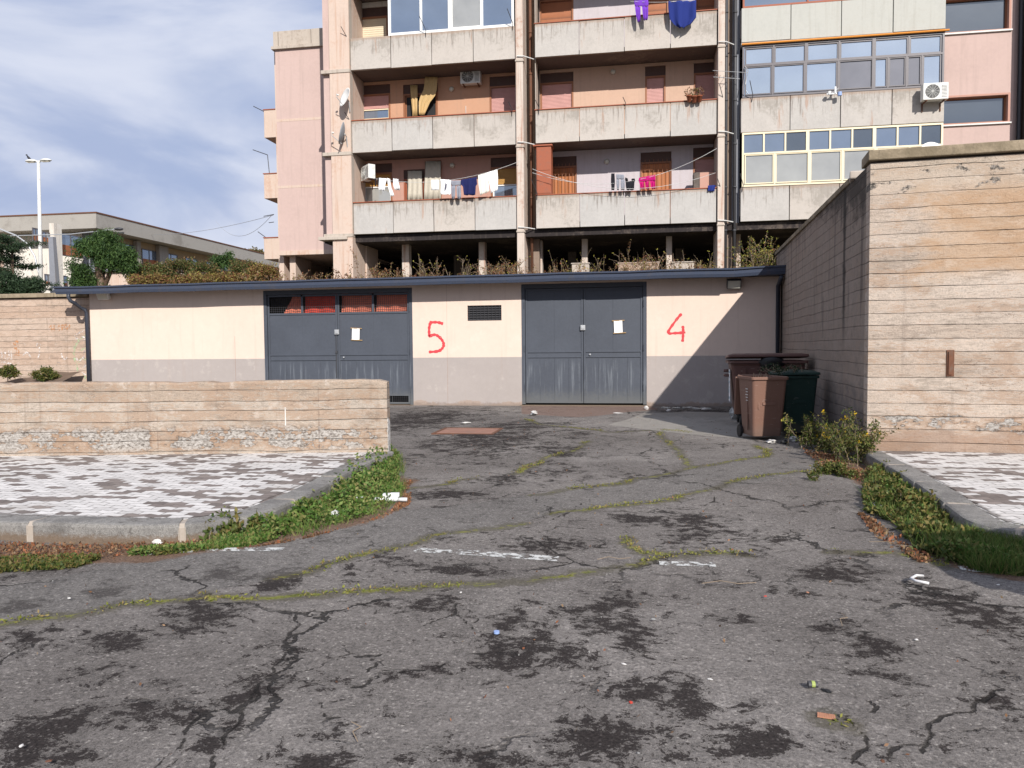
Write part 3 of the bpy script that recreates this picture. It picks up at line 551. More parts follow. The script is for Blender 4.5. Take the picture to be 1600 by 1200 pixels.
def pave(poly, name, hint):
    from mathutils.geometry import tessellate_polygon
    mb = MB(); mb.prism(poly, -.2, .134); o = struct(mb.build(name, 'paver'))
    # fine top sheet carries the dirt near the edge
    xs = [p[0] for p in poly]; ys = [p[1] for p in poly]; x0, x1, y0, y1 = hint; nx, ny = 160, 90
    X, Y = np.meshgrid(np.linspace(x0, x1, nx), np.linspace(y0, y1, ny)); ins = np.zeros(X.shape, bool)
    for (ax, ay), (bx, by) in zip(poly, poly[1:]+poly[:1]): ins ^= ((ay > Y) != (by > Y)) & (X < (bx-ax)*(Y-ay)/((by-ay) or 1e-9)+ax)
    d = polydist(X, Y, poly+poly[:1]); me = bpy.data.meshes.new('paving'); idx = -np.ones(X.shape, int); k = 0; vs = []; fs = []; at = []
    for j in range(ny):
        for i in range(nx):
            if ins[j, i]: idx[j, i] = k; k += 1; vs.append((X[j, i], Y[j, i], .1385)); at.append(max(0, .62-d[j, i]*2.6))
    for j in range(ny-1):
        for i in range(nx-1):
            q = (idx[j, i], idx[j, i+1], idx[j+1, i+1], idx[j+1, i])
            if min(q) >= 0: fs.append(q)
    me.from_pydata(vs, [], fs); a = me.attributes.new('dirt', 'FLOAT', 'POINT'); a.data.foreach_set('value', np.array(at, np.float32)); me.materials.append(M['paver'])
    o2 = bpy.data.objects.new(name+'_surface', me); COL.objects.link(o2); struct(o2); return o
kerb(outl, 'kerb', 1.13)
inl = inset(outl, .232); pave(inl+[(-3.5, 9.72), (-24, 5.93)], 'pavement', (-12, -3.3, 5.5, 9.75))
outr = [(2.80, 10.35), (2.72, 8.6), (2.60, 7.3), (2.50, 6.5)]+corner(2.98, 6.42, .48, 180, 262, 6)+[(3.6, 5.93), (40, 5.6)]
kerb(outr[::1], 'kerb', 1.05)
inr = inset(outr, .232); pave(inr[1:]+[(40, 10.0), (2.95, 10.42)], 'pavement', (2.7, 8, 6.15, 10.4))
# garden earth and bank at the foot of the back wall
b = MB()
nx, ny = 60, 14; vs = []; R = random.Random(5)
for j in range(ny):
    for i in range(nx):
        x = -40+i*(24.4/(nx-1)); y = 16.4+j*(3.15/(ny-1)); vs.append((x, y, .0+.80*(j/(ny-1))**1.3*(1+.2*math.sin(x*1.1))+R.uniform(-.04, .04)-.02))
b.add(vs, [(j*nx+i, j*nx+i+1, (j+1)*nx+i+1, (j+1)*nx+i) for j in range(ny-1) for i in range(nx-1)]); tag(b.build('earth_bank', 'soil'), None, kind='structure')
# road markings --------------------------------------------------------------
def marking(px, wid, label):
    p = [G(x, y) for x, y in px]; mb = MB()
    for a, c in zip(p, p[1:]):
        d = (c-a).normalized(); n_ = Vector((-d.y, d.x, 0))*wid/2; k = 12
        for i in range(k):
            q0 = a.lerp(c, i/k); q1 = a.lerp(c, (i+1)/k); z = [.014*math.sin(q.x*1.1+.6)*math.sin(q.y*.8)+.006*math.sin(q.x*3.1+q.y*2.3)+.005 for q in (q0, q1)]
            mb.add([(q0.x-n_.x, q0.y-n_.y, z[0]), (q1.x-n_.x, q1.y-n_.y, z[1]), (q1.x+n_.x, q1.y+n_.y, z[1]), (q0.x+n_.x, q0.y+n_.y, z[0])], [(0, 1, 2, 3)])
    o = mb.build('road_marking', 'marking'); struct(o); tag(o, label)
marking([(648, 864), (760, 868), (872, 873)], .13, 'longest worn white dash painted across the asphalt in front of the garages')
marking([(1030, 879), (1118, 882)], .11, 'short worn white dash right of the long one on the asphalt')
marking([(235, 866), (340, 861), (442, 860)], .10, 'worn white line on the asphalt beside the left grass verge')
marking([(60, 872), (130, 868)], .09, 'faint white line fragment at the left edge by the kerb')
marking([(1500, 889), (1560, 893), (1640, 899)], .12, 'worn white line at the right edge beside the shaded grass')
# ---------------------------------------------------------------- concrete walls
def wobble_edge(o, a=.004):
    return o
w = MB(); 
A, B_, C_, D_ = (2.9, 10.5), (12, 9.6), (12, 10.0), (3.75, 10.9)
rw = empty('tall_retaining_wall', (2.9, 10.5, 0), 'tall board-marked concrete corner wall right of the bins, sunlit front and shaded side', 'wall')
def P0(mb, name, m, par, **k): 
    o = mb.build(name, m, par, **k); o.matrix_parent_inverse = Matrix.Translation(-par.location) if par.rotation_euler.z == 0 else par.matrix_world.inverted(); return o
w.prism([(2.9, 10.5), (12, 9.6), (12, 10.0), (3.35, 10.86), (3.86, 20.6), (3.46, 20.6), (3.40, 19.2)], -.3, 3.79); P0(w, 'wall_body', 'wall_r', rw)
c1 = MB(); c1.prism([(2.86, 10.44), (12, 9.53), (12, 10.05), (2.91, 10.95)], 3.82, 3.945); P0(c1, 'front_coping', 'coping', rw, bevel=.01)
c1 = MB(); c1.prism([(2.93, 10.56), (12, 9.66), (12, 9.98), (2.95, 10.87)], 3.79, 3.82); P0(c1, 'mortar_bed', 'dark_wall', rw)
c1 = MB(); c1.prism([(2.95, 11.75), (3.36, 11.73), (3.90, 20.65), (3.42, 20.65)], 3.79, 3.87); P0(c1, 'side_coping', 'coping', rw, bevel=.008)
c1 = MB(); c1.prism([(2.88, 11.40), (3.34, 11.36), (3.36, 11.70), (2.96, 11.74)], 3.79, 3.90); P0(c1, 'broken_coping_stub', 'conc', rw, bevel=.02)
x, z = W(1487, 567, 10.36); yf = 10.5-(x-2.9)*.0989
rb = MB(); rb.box(x-.045, x+.045, yf-.012, yf+.05, z-.17, z+.16); rb.box(x-.03, x+.02, yf-.03, yf-.012, z-.15, z+.14); P0(rb, 'rusty_plate', 'rust', rw, bevel=.006)
# low wall on the left
a0, a1 = Vector((-3.27, 9.677, 0)), Vector((-40, 4.2, 0)); d = (Vector((-8.45, 8.72, 0))-a0).normalized(); nn = Vector((d.y, -d.x, 0))
if nn.y < 0: nn = -nn
lw = empty('low_boundary_wall', (-3.36, 9.66, .134), 'low board-marked concrete wall on the white paved corner at left', 'wall')
mb = MB(); L_ = 21; n_ = 180; R = random.Random(9); rings = []
for i in range(n_+1):
    p = a0+d*(L_*i/n_); t0 = 1.09+.004*math.sin(i*.21)+R.uniform(-.004, .004)-(R.uniform(.01, .03) if R.random() < .06 else 0); th = .27
    if i == 0: prof = [(0.012, .05), (0.01, .95), (.035, 1.06), (th-.03, 1.06), (th-.01, .9), (th, .05)]
    else: prof = [(0, .05), (0, t0-.03), (.02, t0), (th-.02, t0), (th, t0-.03), (th, .05)]
    rings.append([tuple(p+nn*q+Vector((0, 0, z_))) for q, z_ in prof])
mb.loft(rings); P0(mb, 'wall_body', 'wall_l', lw)
e = MB(); q = [a0+nn*.03, a0+nn*.24]; e.add([tuple(q[0]+Vector((.004, -.006, .13))), tuple(q[1]+Vector((.004, -.006, .13))), tuple(q[1]+Vector((.004, -.006, .52))), tuple(q[0]+Vector((.004, -.006, .60)))], [(0, 1, 2, 3)]); P0(e, 'white_render_patch', 'smear', lw, solid=.006)
x, z = W(437, 668, 9.27); e = MB(); pt = a0+d*((a0.x-x)/abs(d.x)); e.box(pt.x-.004, pt.x+.009, pt.y-.003, pt.y+.02, .50, .74); P0(e, 'white_paint_drip', 'smear', lw)
# back wall left of the garage
bw = empty('back_retaining_wall', (-15.6, 19.75, 0), 'board-marked concrete retaining wall with faint graffiti left of the garage', 'wall')
mb = MB(); mb.box(-45, -15.46, 19.75, 20.1, -.3, 3.02); P0(mb, 'wall_body', 'wall_b', bw)
mb = MB(); mb.box(-45, -15.46, 19.66, 20.2, 3.05, 3.17); P0(mb, 'coping', 'coping', bw, bevel=.01)
def ribbon(mb, pts, wd_, y, closed=False):
    pts = [Vector((a, 0, b)) for a, b in pts]; sm_ = []
    for i in range(len(pts)-1):
        p0 = pts[max(i-1, 0)]; p1 = pts[i]; p2 = pts[i+1]; p3 = pts[min(i+2, len(pts)-1)]
        for k in range(6):
            t_ = k/6; sm_.append(.5*((2*p1)+(p2-p0)*t_+(2*p0-5*p1+4*p2-p3)*t_*t_+(3*p1-p0-3*p2+p3)*t_**3))
    sm_.append(pts[-1]); L = []
    for i, p in enumerate(sm_):
        d_ = (sm_[min(i+1, len(sm_)-1)]-sm_[max(i-1, 0)]); d_.normalize(); n2 = Vector((-d_.z, 0, d_.x)); ww = wd_*(1+.22*math.sin(i*1.9+pts[0].x*5)+.1*math.sin(i*.7))/2
        if i in (0, len(sm_)-1): ww *= .7
        L.append((p+n2*ww, p-n2*ww))
    for (a, b_), (c_, d2) in zip(L, L[1:]): mb.add([(a.x, y, a.z), (b_.x, y, b_.z), (d2.x, y, d2.z), (c_.x, y, c_.z)], [(0, 1, 2, 3)])
    return mb
def wp(pts, Y): return [W(a, b_, Y) for a, b_ in pts]
for k, (m_, wd_, strokes) in enumerate([('spray_green', .07, [[(138,524),(128,528),(120,536),(116,548),(118,566),(124,582)],[(124,548),(132,545),(139,548)],[(122,566),(130,560),(138,566),(138,590)],[(130,586),(136,592),(139,584)]]), ('spray_white', .05, [[(116,524),(128,518),(138,514)],[(118,530),(126,526),(134,528),(130,534)],[(2,548),(4,560)],[(8,547),(9,560),(14,558),(14,547)],[(18,548),(18,562)],[(58,536),(62,545),(60,560)],[(56,540),(64,538)],[(2,566),(18,568)],[(130,575),(136,570),(138,578),(134,585),(128,582)],[(118,558),(124,564),(132,556)],[(96,552),(100,562),(106,556)],[(36,556),(42,550),(48,558)]]), ('spray_grey', .035, [[(88,574),(90,566),(95,568),(96,576)],[(118,520),(120,528),(124,518),(128,526)],[(130,552),(136,546),(138,556),(132,560),(130,552)],[(132,572),(137,566),(139,574)]]), ('spray_orange', .16, [[(24,532),(26,545),(27,556)],[(80,508),(84,518)],[(90,512),(110,510)]])]):
    mb = MB()
    for sp in strokes: ribbon(mb, wp(sp, 19.75), wd_, 19.746-k*.0007)
    P0(mb, 'graffiti', m_, bw)
# ---------------------------------------------------------------- garage
gx = lambda px, py=540: W(px, py, YG)[0]
gz = lambda py, px=800: W(px, py, YG)[1]
ga = empty('garage_building', (-6, YG, 0), 'long low cream and grey garage block with slate doors and numbers 5 and 4', 'garage')
GL, GR = gx(142), 3.38
d1 = (gx(413), gx(645), -.1, 3.08); d2 = (gx(815), gx(1010.5), -.1, 3.10); vt = (*[gx(q) for q in (731, 784)], gz(501, 757), gz(477, 757))
mb = MB(); wall_holes(mb, GL, GR, -.3, 3.16, YG, YG+.28, [d1, d2, vt]); mb.box(GL, GL+.28, YG+.28, 23.2, -.3, 3.16); P0(mb, 'wall', 'garage', ga)
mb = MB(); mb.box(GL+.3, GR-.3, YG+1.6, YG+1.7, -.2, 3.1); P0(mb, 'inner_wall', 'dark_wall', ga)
mb = MB(); mb.add([(-15.75, 18.97, 3.10), (3.42, 18.97, 3.16), (3.42, 23.4, 3.24), (-15.75, 23.4, 3.18), (-15.75, 18.97, 3.16), (3.42, 18.97, 3.22), (3.42, 23.4, 3.30), (-15.75, 23.4, 3.24)], [(0, 3, 2, 1), (4, 5, 6, 7), (0, 1, 5, 4), (1, 2, 6, 5), (2, 3, 7, 6), (3, 0, 4, 7)]); P0(mb, 'roof', 'bitumen', ga)
# gutter: a folded box profile along the eaves
def gut(xa, xb, za, zb, m_, nm, yo=0.):
    mb = MB(); prof = [(18.97, .02), (18.90, -.0), (18.86, .07), (18.84, .15), (18.80, .165), (18.79, .20), (18.97, .20)]; rings = []; n_ = max(2, int((xb-xa)/.8))
    for i in range(n_+1):
        t_ = i/n_; x_ = xa+(xb-xa)*t_; zz = za+(zb-za)*t_+.006*math.sin(x_*2.3)+.004*math.sin(x_*5.1); rings.append([(x_, y_+yo+.006*math.sin(x_*1.7), zz+z_) for y_, z_ in prof])
    mb.loft(rings); return P0(mb, nm, m_, ga)
gut(-15.8, 2.22, 3.055, 3.125, 'gutter', 'gutter'); gut(2.225, 3.40, 3.13, 3.16, 'gutter', 'gutter_end', .05)
x_, z_ = GL-.035, 0; xt = W(106, 460, 18.9)[0]
mb = MB(); mb.tube([(xt, 18.92, 3.08), (xt, 18.92, 2.98), (xt+.03, 18.95, 2.88), (xt+.10, 19.02, 2.82), (GL-.16, 19.36, 2.70), (GL-.07, 19.42, 2.66), (GL-.055, 19.44, 2.55), (GL-.055, 19.44, 0.1)], .05, 10); P0(mb, 'downpipe', 'pipe_dark', ga, smooth=True)
mb = MB(); mb.tube([(3.30, 18.95, 3.10), (3.30, 19.2, 3.0), (3.30, 19.40, 2.92), (3.30, 19.40, .05)], .05, 10); P0(mb, 'downpipe', 'pipe_dark', ga, smooth=True)
# vent with louvres
mb = MB()
for i in range(7): 
    z_ = vt[2]+.03+i*(vt[3]-vt[2]-.04)/6; mb.add([(vt[0], YG+.02, z_-.01), (vt[1], YG+.02, z_-.01), (vt[1], YG+.07, z_+.035), (vt[0], YG+.07, z_+.035)], [(0, 1, 2, 3)])
for i in range(9): x_ = vt[0]+(i+.5)*(vt[1]-vt[0])/9; mb.box(x_-.004, x_+.004, YG+.0, YG+.012, vt[2], vt[3])
mb.box(vt[0], vt[1], YG+.12, YG+.14, vt[2], vt[3]); P0(mb, 'vent_grille', 'dark_metal', ga)
def number(pts_list, wd_):
    mb = MB()
    for k, p in enumerate(pts_list): ribbon(mb, wp(p, YG), wd_, YG-.003-.001*k)
    P0(mb, 'painted_number', 'spray_red', ga)
number([[(692.5,506),(683,503.5),(671,504)],[(672.5,504),(670.5,514),(671,524.5),(672,525)],[(672,525),(680,523),(688,528),(693,536),(692,543),(685,548.5),(670,550)]], .07)
number([[(1065,490),(1055,502),(1044,519.5),(1055,520.5),(1071,519.5)],[(1067,509),(1067.5,520),(1066.5,534)]], .062)
# doors
def gate(x0, x1, zb, zt, grille):
    fr = MB(); fr.box(x0, x0+.09, YG+.0, YG+.12, zb, zt); fr.box(x1-.09, x1, YG+.0, YG+.12, zb, zt); fr.box(x0+.09, x1-.09, YG+.0, YG+.12, zt-.12, zt)
    g_ = P0(fr, 'garage_door', 'gate', ga, bevel=.006); xm = (x0+x1)/2
    for k, (a, b_) in enumerate(((x0+.10, xm-.006), (xm+.006, x1-.10))):
        top = zt-.13; lf = MB(); y0, y1 = YG+.035, YG+.085; ph = zt-.62 if grille else top
        foot = (grille and k == 1); zb2 = zb+(.26 if foot else .03)
        lf.box(a, b_, y0+.02, y1-.01, zb2, ph)                                     # sheet
        for xx in (a, b_-.05): lf.box(xx, xx+.05, y0, y0+.018, zb+.03, top)
        mid = zb+1.32; lf.box(a+.05, b_-.05, y0, y0+.018, mid, mid+.045); lf.box(a+.05, b_-.05, y0, y0+.018, mid-.13, mid-.10)
        lf.box(a+.05, b_-.05, y0, y0+.018, zb+.03, zb+.075); lf.box(a+.05, b_-.05, y0, y0+.018, top-.05, top)
        ncol = 4
        for i in range(1, ncol):
            xx = a+(b_-a)*i/ncol; lf.box(xx-.004, xx+.004, y0+.012, y0+.02, zb+.075, mid-.13)
        lf.box((a+b_)/2-.003, (a+b_)/2+.003, y0+.014, y0+.02, mid+.045, ph)
        if grille: lf.box(a+.05, b_-.05, y0, y0+.02, ph-.05, ph); lf.box((a+b_)/2-.03, (a+b_)/2+.03, y0, y0+.018, ph, top)
        if foot: lf.box(a+.05, b_-.05, y0, y0+.018, zb2-.02, zb2+.03)
        l_ = P0(lf, 'door_leaf', 'gate', g_, bevel=.003)
        def wires(xa, xb, za, zb_):
            mb = MB(); n_ = int((xb-xa)/.055)
            for i in range(n_+1): xx = xa+(xb-xa)*i/n_; mb.box(xx-.003, xx+.003, y0+.021, y0+.027, za, zb_)
            n_ = int((zb_-za)/.055)
            for i in range(n_+1): zz = za+(zb_-za)*i/n_; mb.box(xa, xb, y0+.027, y0+.033, zz-.003, zz+.003)
            P0(mb, 'wire_grille', 'dark_metal', g_)
        if grille: wires(a+.05, (a+b_)/2-.03, ph, top-.05); wires((a+b_)/2+.03, b_-.05, ph, top-.05)
        if foot: wires(a+.05, b_-.05, zb+.075, zb2-.02)
    def sub(mb, nm, m_, **k): return P0(mb, nm, m_, g_, **k)
    mb = MB(); mb.box(xm-.07, xm+.05, YG-.015, YG+.033, zb+1.88, zb+2.01); mb.box(xm-.05, xm+.03, YG-.03, YG-.015, zb+1.91, zb+1.985); sub(mb, 'lock_box', 'galv', bevel=.006)
    mb = MB(); mb.tube([(xm-.04, YG+.012, zb+.75), (xm-.04, YG+.012, zb+1.88)], .011, 6); mb.box(xm-.06, xm-.01, YG+.0, YG+.03, zb+1.38, zb+1.44) 
    if grille: sub(mb, 'bolt_rod', 'dark_metal')
    mb = MB(); mb.tube([(xm+.17, YG+.03, zb+1.27), (xm+.17, YG+.0, zb+1.27)], .022, 8); sub(mb, 'lock_cylinder', 'galv')
    for zz in (.35, 1.35, 2.45):
        for xx in (x0+.075, x1-.075):
            mb = MB(); mb.tube([(xx, YG-.008, zb+zz), (xx, YG-.008, zb+zz+.16)], .013, 8); sub(mb, 'hinge', 'gate')
    return g_
gate(d1[0], d1[1], gz(633, 640), 3.09, True); gate(d2[0], d2[1], gz(632, 910), 3.11, False)
mb = MB(); mb.box(d1[0], d1[1], YG-.04, YG+.25, -.2, .012); mb.box(d2[0]-.05, d2[1]+.05, YG-.10, YG+.25, -.2, .018); P0(mb, 'door_sill', 'kerb', ga, bevel=.01)
# notices taped on doors
def notice(cx, cy, label, tilt):
    x, z = W(cx, cy, YG+.03); t = empty('paper_notice', (x, YG+.028, z), label, 'notice', 'paper notices taped to the garage doors'); t.rotation_euler.y = tilt
    vs = []; n_ = 6
    for j in range(n_+1):
        for i in range(n_+1): u, v = i/n_, j/n_; vs.append(((u-.5)*.21, -.004-.004*math.sin(u*5+v*3), (v-.5)*.30))
    mb = MB(); mb.add(vs, [(j*(n_+1)+i, j*(n_+1)+i+1, (j+1)*(n_+1)+i+1, (j+1)*(n_+1)+i) for j in range(n_) for i in range(n_)]); mb.build('sheet', 'paper', t)
    mb = MB(); R = random.Random(int(cx))
    for k in range(9):
        zz = .11-k*.024; w_ = R.uniform(.05, .09); mb.box(-w_, w_-R.uniform(0, .05), -.0105, -.010, zz-.0016, zz+.0016)
    mb.build('faint_print', 'ink', t)
    MB().box(-.15, .16, -.0035, -.001, .142, .166).build('tape', 'tape', t); MB().box(-.13, .19, -.0035, -.001, -.168, -.146).build('tape', 'tape', t)
notice(556, 522, 'white paper notice taped to the door with the red cloth grille, beside number 5', rad(3)); notice(966, 510.5, 'white paper notice with brown tape on the plain door, beside number 4', rad(-2))
# red cloths behind the grille
for k, (a, b_, m_, lab) in enumerate([(448, 469, 'pale_red_cloth', 'red cloth slanting across the left half-open grille panel of the first door'), (472, 523, 'red_cloth', 'brightest red cloth hanging in the second grille panel of the first door'), (530, 582, 'pale_red_cloth', 'red cloth hanging behind the third grille panel, right of the door middle'), (585, 637, 'pale_red_cloth', 'faded pinkish cloth hanging behind the rightmost grille panel of the first door')]):
    xa, xb = gx(a, 470), gx(b_, 470); zt, zb_ = 3.0, 2.42; vs = []; n_ = 24; m__ = 10
    for j in range(m__+1):
        for i in range(n_+1):
            u, v = i/n_, j/m__; xl = xa-(.18*(v) if k == 0 else 0)+(.12*(1-v) if k == 0 else 0); vs.append((xl+(xb-xl)*u, YG+.17+.018*math.sin(u*14+k)+.03*math.sin(v*5+u*3), zt+(zb_-zt)*v-.04*math.sin(math.pi*u)*(1-v)*1.2))
    mb = MB(); mb.add(vs, [(j*(n_+1)+i, (j+1)*(n_+1)+i, (j+1)*(n_+1)+i+1, j*(n_+1)+i+1) for j in range(m__) for i in range(n_)]); o = mb.build('hanging_cloth', m_, smooth=True); tag(o, lab, 'cloth', 'cloths hanging behind the door grille')
# floodlights under the eaves
def flood(px, py, label, tilt, lit):
    x, z = W(px, py, YG-.2); t = empty('floodlight', (x, YG-.16, z), label, 'lamp', 'floodlights under the garage eaves')
    T = Matrix.Rotation(tilt, 4, 'X')
    mb = MB(); mb.box(-.17, .17, -.06, .05, -.115, .115, T); mb.box(-.05, .05, .03, .15, -.04, .04, T); mb.build('housing', 'ac_white' if lit else 'dark_metal', t, bevel=.012)
    mb = MB(); mb.box(-.145, .145, -.066, -.0605, -.095, .095, T); mb.build('lens', 'lamp_glass', t, bevel=.004)
flood(160, 461, 'grey floodlight under the left end of the garage eaves', .5, True); flood(1147, 443, 'floodlight with yellowish lens under the right end of the eaves, above number 4', .45, False)
# ---------------------------------------------------------------- apartment building
YB, YW = 28.0, 29.35
ZF = [5.82, 8.87, 11.92, 14.97]; PH = 1.17
ab = empty('apartment_building', (-.5, YB, 2.98), 'weathered concrete and pink apartment block on open pillars with long stained balconies', 'building')
def A(mb, nm, m_, par=None, lab=None, **k):
    o = P0(mb, nm, m_, par or ab, **k)
    if lab: o['label'] = lab
    return o
X1a, X1b, X2a, X2b, X3a, X3b = -10.66, -4.40, -3.70, 2.68, 3.48, 10.02
def bx(nm, m_, *a, par=None, **k): mb = MB(); mb.box(*a); return A(mb, nm, m_, par, **k)
bays = [(X1a, X1b, ['pink_dk', 'orange_wall', 'white_wall', 'orange_wall']), (X2a, X2b, ['lilac_wall', 'peach_wall', 'lilac_wall', 'peach_wall']), (X3a, X3b, None)]
px = lambda x, y, Y=YW: W(x, y, Y)[0]
pz = lambda x, y, Y=YW: W(x, y, Y)[1]
# openings in the recessed back walls: (bay, floor): [(x0px, x1px, top px or None, kind...)]
def op(x0, x1, ytop, ybot, Y=YW): xm = (x0+x1)/2; ym = (ytop+ybot)/2; return [px(x0, ym, Y), px(x1, ym, Y), pz(xm, ybot, Y), pz(xm, ytop, Y)]
def window(o4, frame, shutter=None, sdrop=.5, pane='glass_dk', mull=1, Y=YW, depth=.10, curtain=None, lab=None, nm='window'):
    x0, x1, z0, z1 = o4; fw = .065; mb = MB()
    mb.box(x0, x0+fw, Y-.012, Y+depth+.04, z0, z1); mb.box(x1-fw, x1, Y-.012, Y+depth+.04, z0, z1); mb.box(x0+fw, x1-fw, Y-.012, Y+depth+.04, z1-fw, z1); mb.box(x0+fw, x1-fw, Y-.012, Y+depth+.04, z0, z0+fw*.6)
    w_ = A(mb, nm, frame[0] if isinstance(frame, tuple) else frame, lab=lab); f2 = frame[1] if isinstance(frame, tuple) else frame
    zs = z1-fw-(z1-z0-fw)*sdrop if shutter else z1-fw
    if zs > z0+fw*.6+.05:
        mb = MB(); mb.box(x0+fw, x1-fw, Y+depth, Y+depth+.01, z0+fw*.6, zs); A(mb, 'pane', pane, w_)
        mb = MB(); xs = [x0+fw, x1-fw]
        for i in range(mull+1): xx = x0+fw+(x1-x0-2*fw-.05)*i/max(mull, 1); mb.box(xx, xx+.05, Y+depth-.035, Y+depth-.002, z0+fw*.6, zs)
        mb.box(x0+fw, x1-fw, Y+depth-.038, Y+depth-.036, z0+fw*.6, z0+fw*.6+.06); mb.box(x0+fw, x1-fw, Y+depth-.038, Y+depth-.036, zs-.05, zs); A(mb, 'sash', f2, w_)
    if shutter:
        mb = MB(); mb.box(x0+fw, x1-fw, Y+depth-.05, Y+depth-.03, zs, z1-fw); A(mb, 'roller_shutter', shutter, w_)
    return w_
FL = {}
z_at = lambda x, y: W(x, y, YW)[1]
def yz(xm, z):   # photo row of height z on the back wall at column xm
    lo, hi = -600, 600
    for _ in range(40):
        m_ = (lo+hi)/2
        if W(xm, m_, YW)[1] > z: lo = m_
        else: hi = m_
    return lo
def O(x0, x1, z0, z1, ym): return [px(x0, ym), px(x1, ym), z0, z1]
def add(b, f, o4, **k): FL.setdefault((b, f), []).append((o4, k))
for f, ym in ((0, 290), (1, 165), (2, 30)):
    z = ZF[f]+.2
add(0, 0, O(566, 613, z_at(590, 318), ZF[0]+2.58, 290), frame=('brown_frame', 'white_frame'), shutter='shut_wood', sdrop=.40, pane='glass_mid', lab='window with ochre roller shutter half down and white sashes')
add(0, 0, O(631, 664, ZF[0]+.2, ZF[0]+2.28, 290), frame='red_oxide', pane='glass_mid', nm='balcony_door'); add(0, 0, O(664.5, 690, ZF[0]+.2, ZF[0]+2.58, 290), frame='brown_frame', pane='glass_mid', nm='balcony_door')
add(0, 0, O(767, 812, z_at(790, 312), ZF[0]+2.58, 280), frame=('brown_frame', 'white_frame'), shutter='shut_wood', sdrop=.5, pane='glass_blue', lab='window with ochre slatted shutter beside the concrete pier')
add(0, 1, O(562, 610, z_at(586, 188), ZF[1]+2.58, 165), frame=('brown_frame', 'cream_frame'), shutter='shut_pink', sdrop=.52, pane='glass_blue')
add(0, 1, O(630, 684, ZF[1]+.2, ZF[1]+2.5, 150), frame='brown_frame', pane='black', mull=2, nm='balcony_door'); add(0, 1, O(765, 812, ZF[1]+.2, ZF[1]+2.58, 145), frame='brown_frame', shutter='shut_pink', sdrop=.96, nm='balcony_door')
add(0, 2, O(556, 606, ZF[2]+.2, ZF[2]+2.5, 30), frame='brown_frame', shutter='shut_cream', sdrop=.96, nm='balcony_door')
add(1, 0, O(862, 901, ZF[0]+.2, ZF[0]+2.5, 265), frame='brown_frame', shutter='door_orange', sdrop=.97, nm='balcony_door', lab='orange brown door behind thin security bars'); add(1, 0, O(1001, 1049, ZF[0]+.2, ZF[0]+2.5, 260), frame='brown_frame', shutter='door_orange', sdrop=.97, nm='balcony_door', lab='darker brown door behind thin security bars'); add(1, 0, O(1083, 1122, ZF[0]+.9, ZF[0]+2.58, 240), frame='brown_frame', shutter='shut_pink', sdrop=.95)
add(1, 1, O(844, 896, ZF[1]+.2, ZF[1]+2.58, 140), frame='brown_frame', shutter='shut_pink', sdrop=.95, nm='balcony_door'); add(1, 1, O(1008, 1040, ZF[1]+.2, ZF[1]+2.58, 130), frame='brown_frame', shutter='shut_pink', sdrop=.80, nm='balcony_door'); add(1, 1, O(1084, 1122, ZF[1]+.2, ZF[1]+2.58, 125), frame='brown_frame', shutter='shut_pink', sdrop=.75, nm='balcony_door')
add(1, 2, O(843, 896, ZF[2]+.2, ZF[2]+2.58, 15), frame='brown_frame', shutter='shut_rust', sdrop=.85, nm='balcony_door'); add(1, 2, O(1010, 1045, ZF[2]+.2, ZF[2]+2.58, 0), frame='brown_frame', shutter='shut_rust', sdrop=.97, nm='balcony_door'); add(1, 2, O(1086, 1122, ZF[2]+.2, ZF[2]+2.58, 0), frame='brown_frame', shutter='shut_rust', sdrop=.6, nm='balcony_door')
for b_, (xa, xb, walls) in enumerate(bays):
    for f in range(4):
        z = ZF[f]; zc = ZF[f+1] if f < 3 else 17.9
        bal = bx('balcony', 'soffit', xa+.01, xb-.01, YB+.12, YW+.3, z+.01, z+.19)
        n = 4
        for k in range(n):
            a = xa+(xb-xa)*k/n+.012; c = xa+(xb-xa)*(k+1)/n-.012; rr = random.Random(b_*31+f*7+k)
            dy = rr.uniform(-.012, .012); dz = rr.uniform(-.012, .012)
            bx('parapet_panel', 'parapet_p' if (b_ == 2 and f == 2) else 'parapet', a, c, YB+dy, YB+.12, z+dz, z+PH-.01, par=bal, bevel=.008)
        if b_ < 2 and not (b_ == 0 and f >= 2): 
            mb = MB(); mb.box(xa-.02, xb+.02, YB-.03, YB+.15, z+PH+.004, z+PH+.034); A(mb, 'parapet_rail', 'red_oxide', bal)
        # end returns
        bx('end_panel', 'conc', xa-.0, xa+.09, YB+.14, YW-.01, z+.2, z+PH-.02, par=bal); bx('end_panel', 'conc', xb-.09, xb, YB+.14, YW-.01, z+.2, z+PH-.02, par=bal)
        if walls:
            holes = [[*q[0][:3], min(q[0][3]+.36, z+2.98)] for q in FL.get((b_, f), [])]
            mb = MB(); wall_holes(mb, xa, xb, z+.2, zc, YW, YW+.12, [(h[0], h[1], max(h[2], z+.2), h[3]) for h in holes]); A(mb, 'balcony_wall', walls[f])
            for o4, k in FL.get((b_, f), []): 
                k = dict(k); w_ = window(o4, k.pop('frame'), **k); bx('shutter_box', 'head_dark', o4[0], o4[1], YW+.05, YW+.12, o4[3]+.003, min(o4[3]+.36, z+2.98), par=w_)
